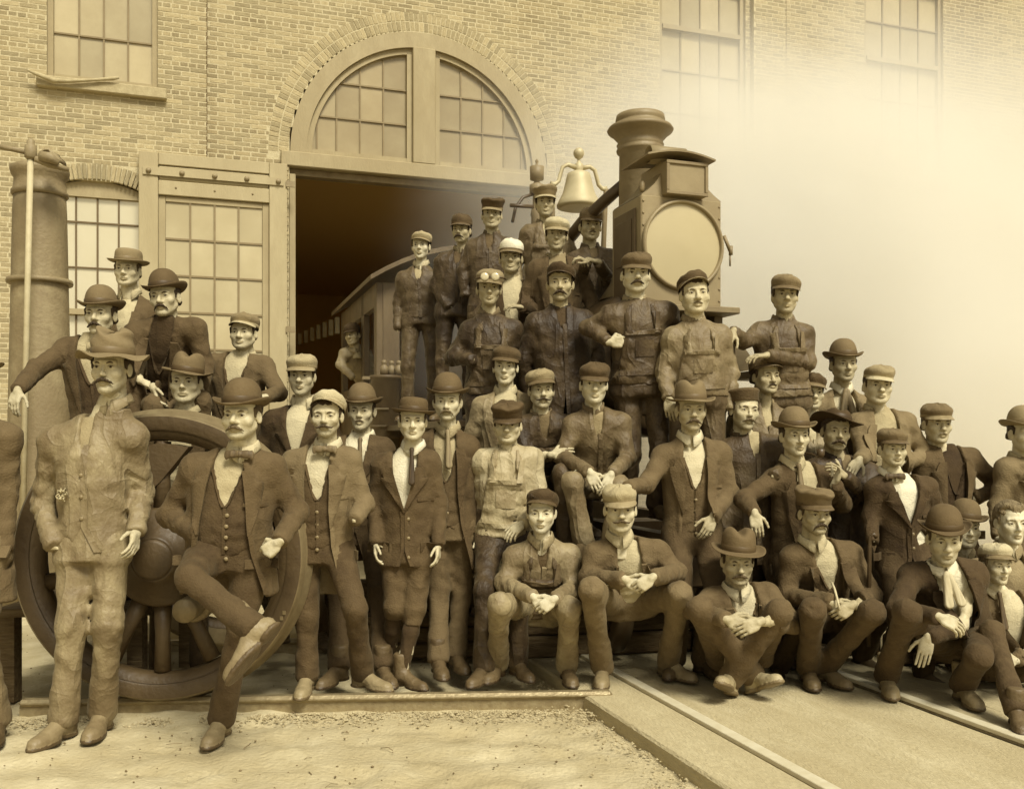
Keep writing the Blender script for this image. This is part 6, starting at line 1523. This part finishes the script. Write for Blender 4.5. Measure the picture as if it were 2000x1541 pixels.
P_('dark moustached man in a dark crumpled cap standing second on the running board', (896, 447), 8.1, hat=('skull', .26, .22), mous='walrus', tv=.26, top='shirt', tdirty=True, opening='placket', shirt=.3, trv=.24, trdirty=True, hem=-.04, yaw=-14, cv=.5, sk=.72, J=dict(sh_a=(862, 504, .1), sh_b=(926, 506, .1), el_a=(850, 560, .15), wr_a=(880, 600, 0), hip=(890, 600, .12)), ha='none', hb='none', floor=1.56, seed=43)
P_('man in a dark visored cap and dark blouse third along the running board', (960, 416), 7.85, hat=('kepi', .22, .46), tilt=(4, 5, 0), tv=.30, top='shirt', tdirty=True, opening='placket', shirt=.3, trv=.22, trdirty=True, cv=.34, sk=.74, J=dict(sh_a=(922, 476, .1), sh_b=(990, 472, .1), el_a=(904, 530, .12), wr_a=(908, 580, .1)), ha='none', hb='none', floor=1.56, seed=44)
P_('young man in a pale round visored cap standing highest beside the bell', (1066, 393), 7.3, s=.97, hat=('kepi', .44, .6), top='shirt', tv=.46, tdirty=True, opening='placket', shirt=.66, trv=.25, trdirty=True, bib=.42, sk=.72, yaw=2, J=dict(sh_a=(1030, 448, .1), sh_b=(1104, 450, .1)), ha='none', hb='none', floor=1.56, hid=True, seed=45)
P_('young man in a pale flat cap with other hands resting on his shoulders', (1087, 456), 6.75, hat=('cap', .66, .55), tilt=(4, 4, 0), tv=.26, opening='open', shirt=.48, trv=.24, hem=-.12, yaw=-2, sk=.72, J=dict(sh_a=(1046, 518, .1), sh_b=(1132, 514, .1)), ha='none', hb='none', floor=1.3, hid=True, collar='turn', cv=.5, seed=46)
P_('moustached man in a dark round cap with a pipe beside the headlight box', (1157, 438), 7.1, hat=('skull', .34, .28), tilt=(4, 5, 0), mous='thin', mv=.2, top='shirt', tv=.36, tdirty=True, opening='placket', shirt=.4, trv=.25, yaw=6, sk=.70, J=dict(sh_a=(1122, 500, .1), sh_b=(1194, 496, .1), el_a=(1128, 545, -.1), wr_a=(1148, 512, -.42), el_b=(1190, 548, -.1), wr_b=(1168, 512, -.4), hip=(1165, 590, .1)), hda=(-.75, -.3, .3), hdb=(-.85, -.3, .2), pa=(0, .4, -.9), pb=(0, .4, -.9), ha='grip', hb='grip', floor=1.5, hid=True, seed=47)
P_('young man in a white round cap and open necked shirt under a dark jacket', (997, 501), 6.85, hat=('skull', .86, .3), tilt=(0, 3, 0), tv=.18, opening='deep', shirt=.66, trv=.2, sk=.70, yaw=-2, J=dict(sh_a=(962, 560, .1), sh_b=(1040, 560, .1), el_b=(1046, 606, .0), wr_b=(1022, 600, -.15)), ha='none', hb='relax', hdb=(-.9, -.2, .1), pb=(0, .3, -.9), floor=1.1, hid=True, collar='open', seed=48)
P_('man in a dark cap leaning out of the cab side window in a pale shirt', (683, 654), 10.9, hat=('skull', .18, .16), tilt=(0, -3, 0), top='shirt', tv=.54, tdirty=True, opening='placket', shirt=.5, trv=.2, sk=.66, yaw=-16, roll=-6, J=dict(sh_a=(672, 686, .1), sh_b=(712, 682, .25), el_a=(664, 712, .05), wr_a=(690, 738, -.05), hip=(730, 760, .5)), ha='none', hb='none', floor=1.25, hid=True, seed=49)

for label, e, d, k in PP: person(label, e, d, **k)
# ================================================================ small things carried by people
o = MB().tube([at(1572, 885, 5.22), at(1588, 887, 5.18), at(1598, 891, 5.16), at(1600, 886, 5.16)], [.006, .006, .012, .012], 8).lathe([(.010, -.01), (.021, .005), (.022, .035), (.017, .037), (.012, .02)], at(1603, 890, 5.155), 14).build('tobacco_pipe', M_BLACK)
tag(o, 'short curved tobacco pipe in the mouth of the man in a bowler', 'pipe')
o = MB().tube([at(1625, 1138, 4.86), at(1630, 1150, 4.82), at(1636, 1172, 4.76), at(1640, 1192, 4.74)], .006, 7).build('thin_stick', mat('peeled_stick', .74, rough=.7))
tag(o, 'thin pale stick held between the fingers of the gaunt man in a visored cap', 'stick')
o = MB().tube([at(1712, 1050, 5.05), at(1706, 1042, 5.05), at(1699, 1048, 5.05), at(1699, 1065, 5.05), at(1698, 1110, 5.06), at(1697, 1200, 5.1), at(1697, 1262, 5.14)], .011, 8).build('walking_stick', M_BLACK)
tag(o, 'crook handled walking stick beside the schoolboy in the bow tie', 'walking stick')
mb = MB(); rr = random.Random(3)
for k in range(26):
    c = np.array([rr.gauss(0, .022), rr.gauss(0, .015), rr.gauss(0, .018)]); a = rr.uniform(0, 6)
    mb.tube([c, c + np.array([.02 * math.cos(a), rr.uniform(-.02, .02), .02 * math.sin(a)]), c + np.array([.03 * math.cos(a + 1), rr.uniform(-.02, .02), .03 * math.sin(a + 1)])], .006, 5)
o = mb.build('cotton_waste', mat('cotton', .66, rough=.95, vary=.04)); o.location = at(122, 966, 4.31); o.scale = (.6, .6, .6)
tag(o, 'wad of cotton waste sticking out of the stained pale jacket pocket', 'rag')
g = empty('goggles', at(957, 541, 5.99)); tag(g, 'pair of goggles pushed up on the cap of the man in dark bib overalls', 'goggles')
for sg in (-1, 1): MB().lathe([(.003, -.008), (.022, -.012), (.027, -.004), (.027, .012)], (sg * .034, 0, 0), 18, 'y').build('eyepiece', mat('goggle_glass', .72, rough=.15, spec=.7), g)
MB().tube([(-.012, 0, 0), (.012, 0, 0)], .006, 6).build('bridge', M_BLACK, g)
MB().tube([(-.058, .01, 0), (-.09, .05, .0), (-.1, .1, 0)], .006, 6).build('strap', M_BLACK, g)
MB().tube([(.058, .01, 0), (.09, .05, .0), (.1, .1, 0)], .006, 6).build('strap', M_BLACK, g)
# ---- added vapour between engine and wall, standing in for the washed-out white
def steam(c, rxyz, dens):
    bm = bmesh.new(); bmesh.ops.create_icosphere(bm, subdivisions=4, radius=1)
    me = bpy.data.meshes.new('washout_vapour'); bm.to_mesh(me); bm.free(); me.polygons.foreach_set('use_smooth', [True] * len(me.polygons))
    m = bpy.data.materials.new('steam'); m.use_nodes = True; n, l = m.node_tree.nodes, m.node_tree.links
    n.remove(n['Principled BSDF']); pv = n.new('ShaderNodeVolumePrincipled'); pv.inputs['Color'].default_value = (.985, .97, .92, 1)
    tc = n.new('ShaderNodeTexCoord'); ln = n.new('ShaderNodeVectorMath'); ln.operation = 'LENGTH'; l.new(tc.outputs['Object'], ln.inputs[0])
    nz = n.new('ShaderNodeTexNoise'); nz.inputs['Scale'].default_value = 2.6; nz.inputs['Detail'].default_value = 4; nz.inputs['Distortion'].default_value = .5; l.new(tc.outputs['Object'], nz.inputs['Vector'])
    m0 = n.new('ShaderNodeMath'); m0.operation = 'MULTIPLY_ADD'; m0.inputs[1].default_value = .8; l.new(nz.outputs[0], m0.inputs[0]); l.new(ln.outputs['Value'], m0.inputs[2])
    mr = n.new('ShaderNodeMapRange'); mr.interpolation_type = 'SMOOTHSTEP'; l.new(m0.outputs[0], mr.inputs[0])
    for i, v in enumerate((.42, 1.46, dens, 0.0)): mr.inputs[1 + i].default_value = v
    l.new(mr.outputs[0], pv.inputs['Density']); l.new(pv.outputs[0], n['Material Output'].inputs['Volume']); me.materials.append(m)
    o = obj('washout_vapour', me); o.location = c; o.scale = rxyz; o.rotation_euler = (0, 0, ROT * .8); return o
tag(steam((4.8, 10.9, 2.85), (6.6, 1.9, 4.1), 1.9), kind='stuff')
tag(steam((2.35, 10.2, 3.9), (2.5, 1.0, 2.1), 2.2), kind='stuff')
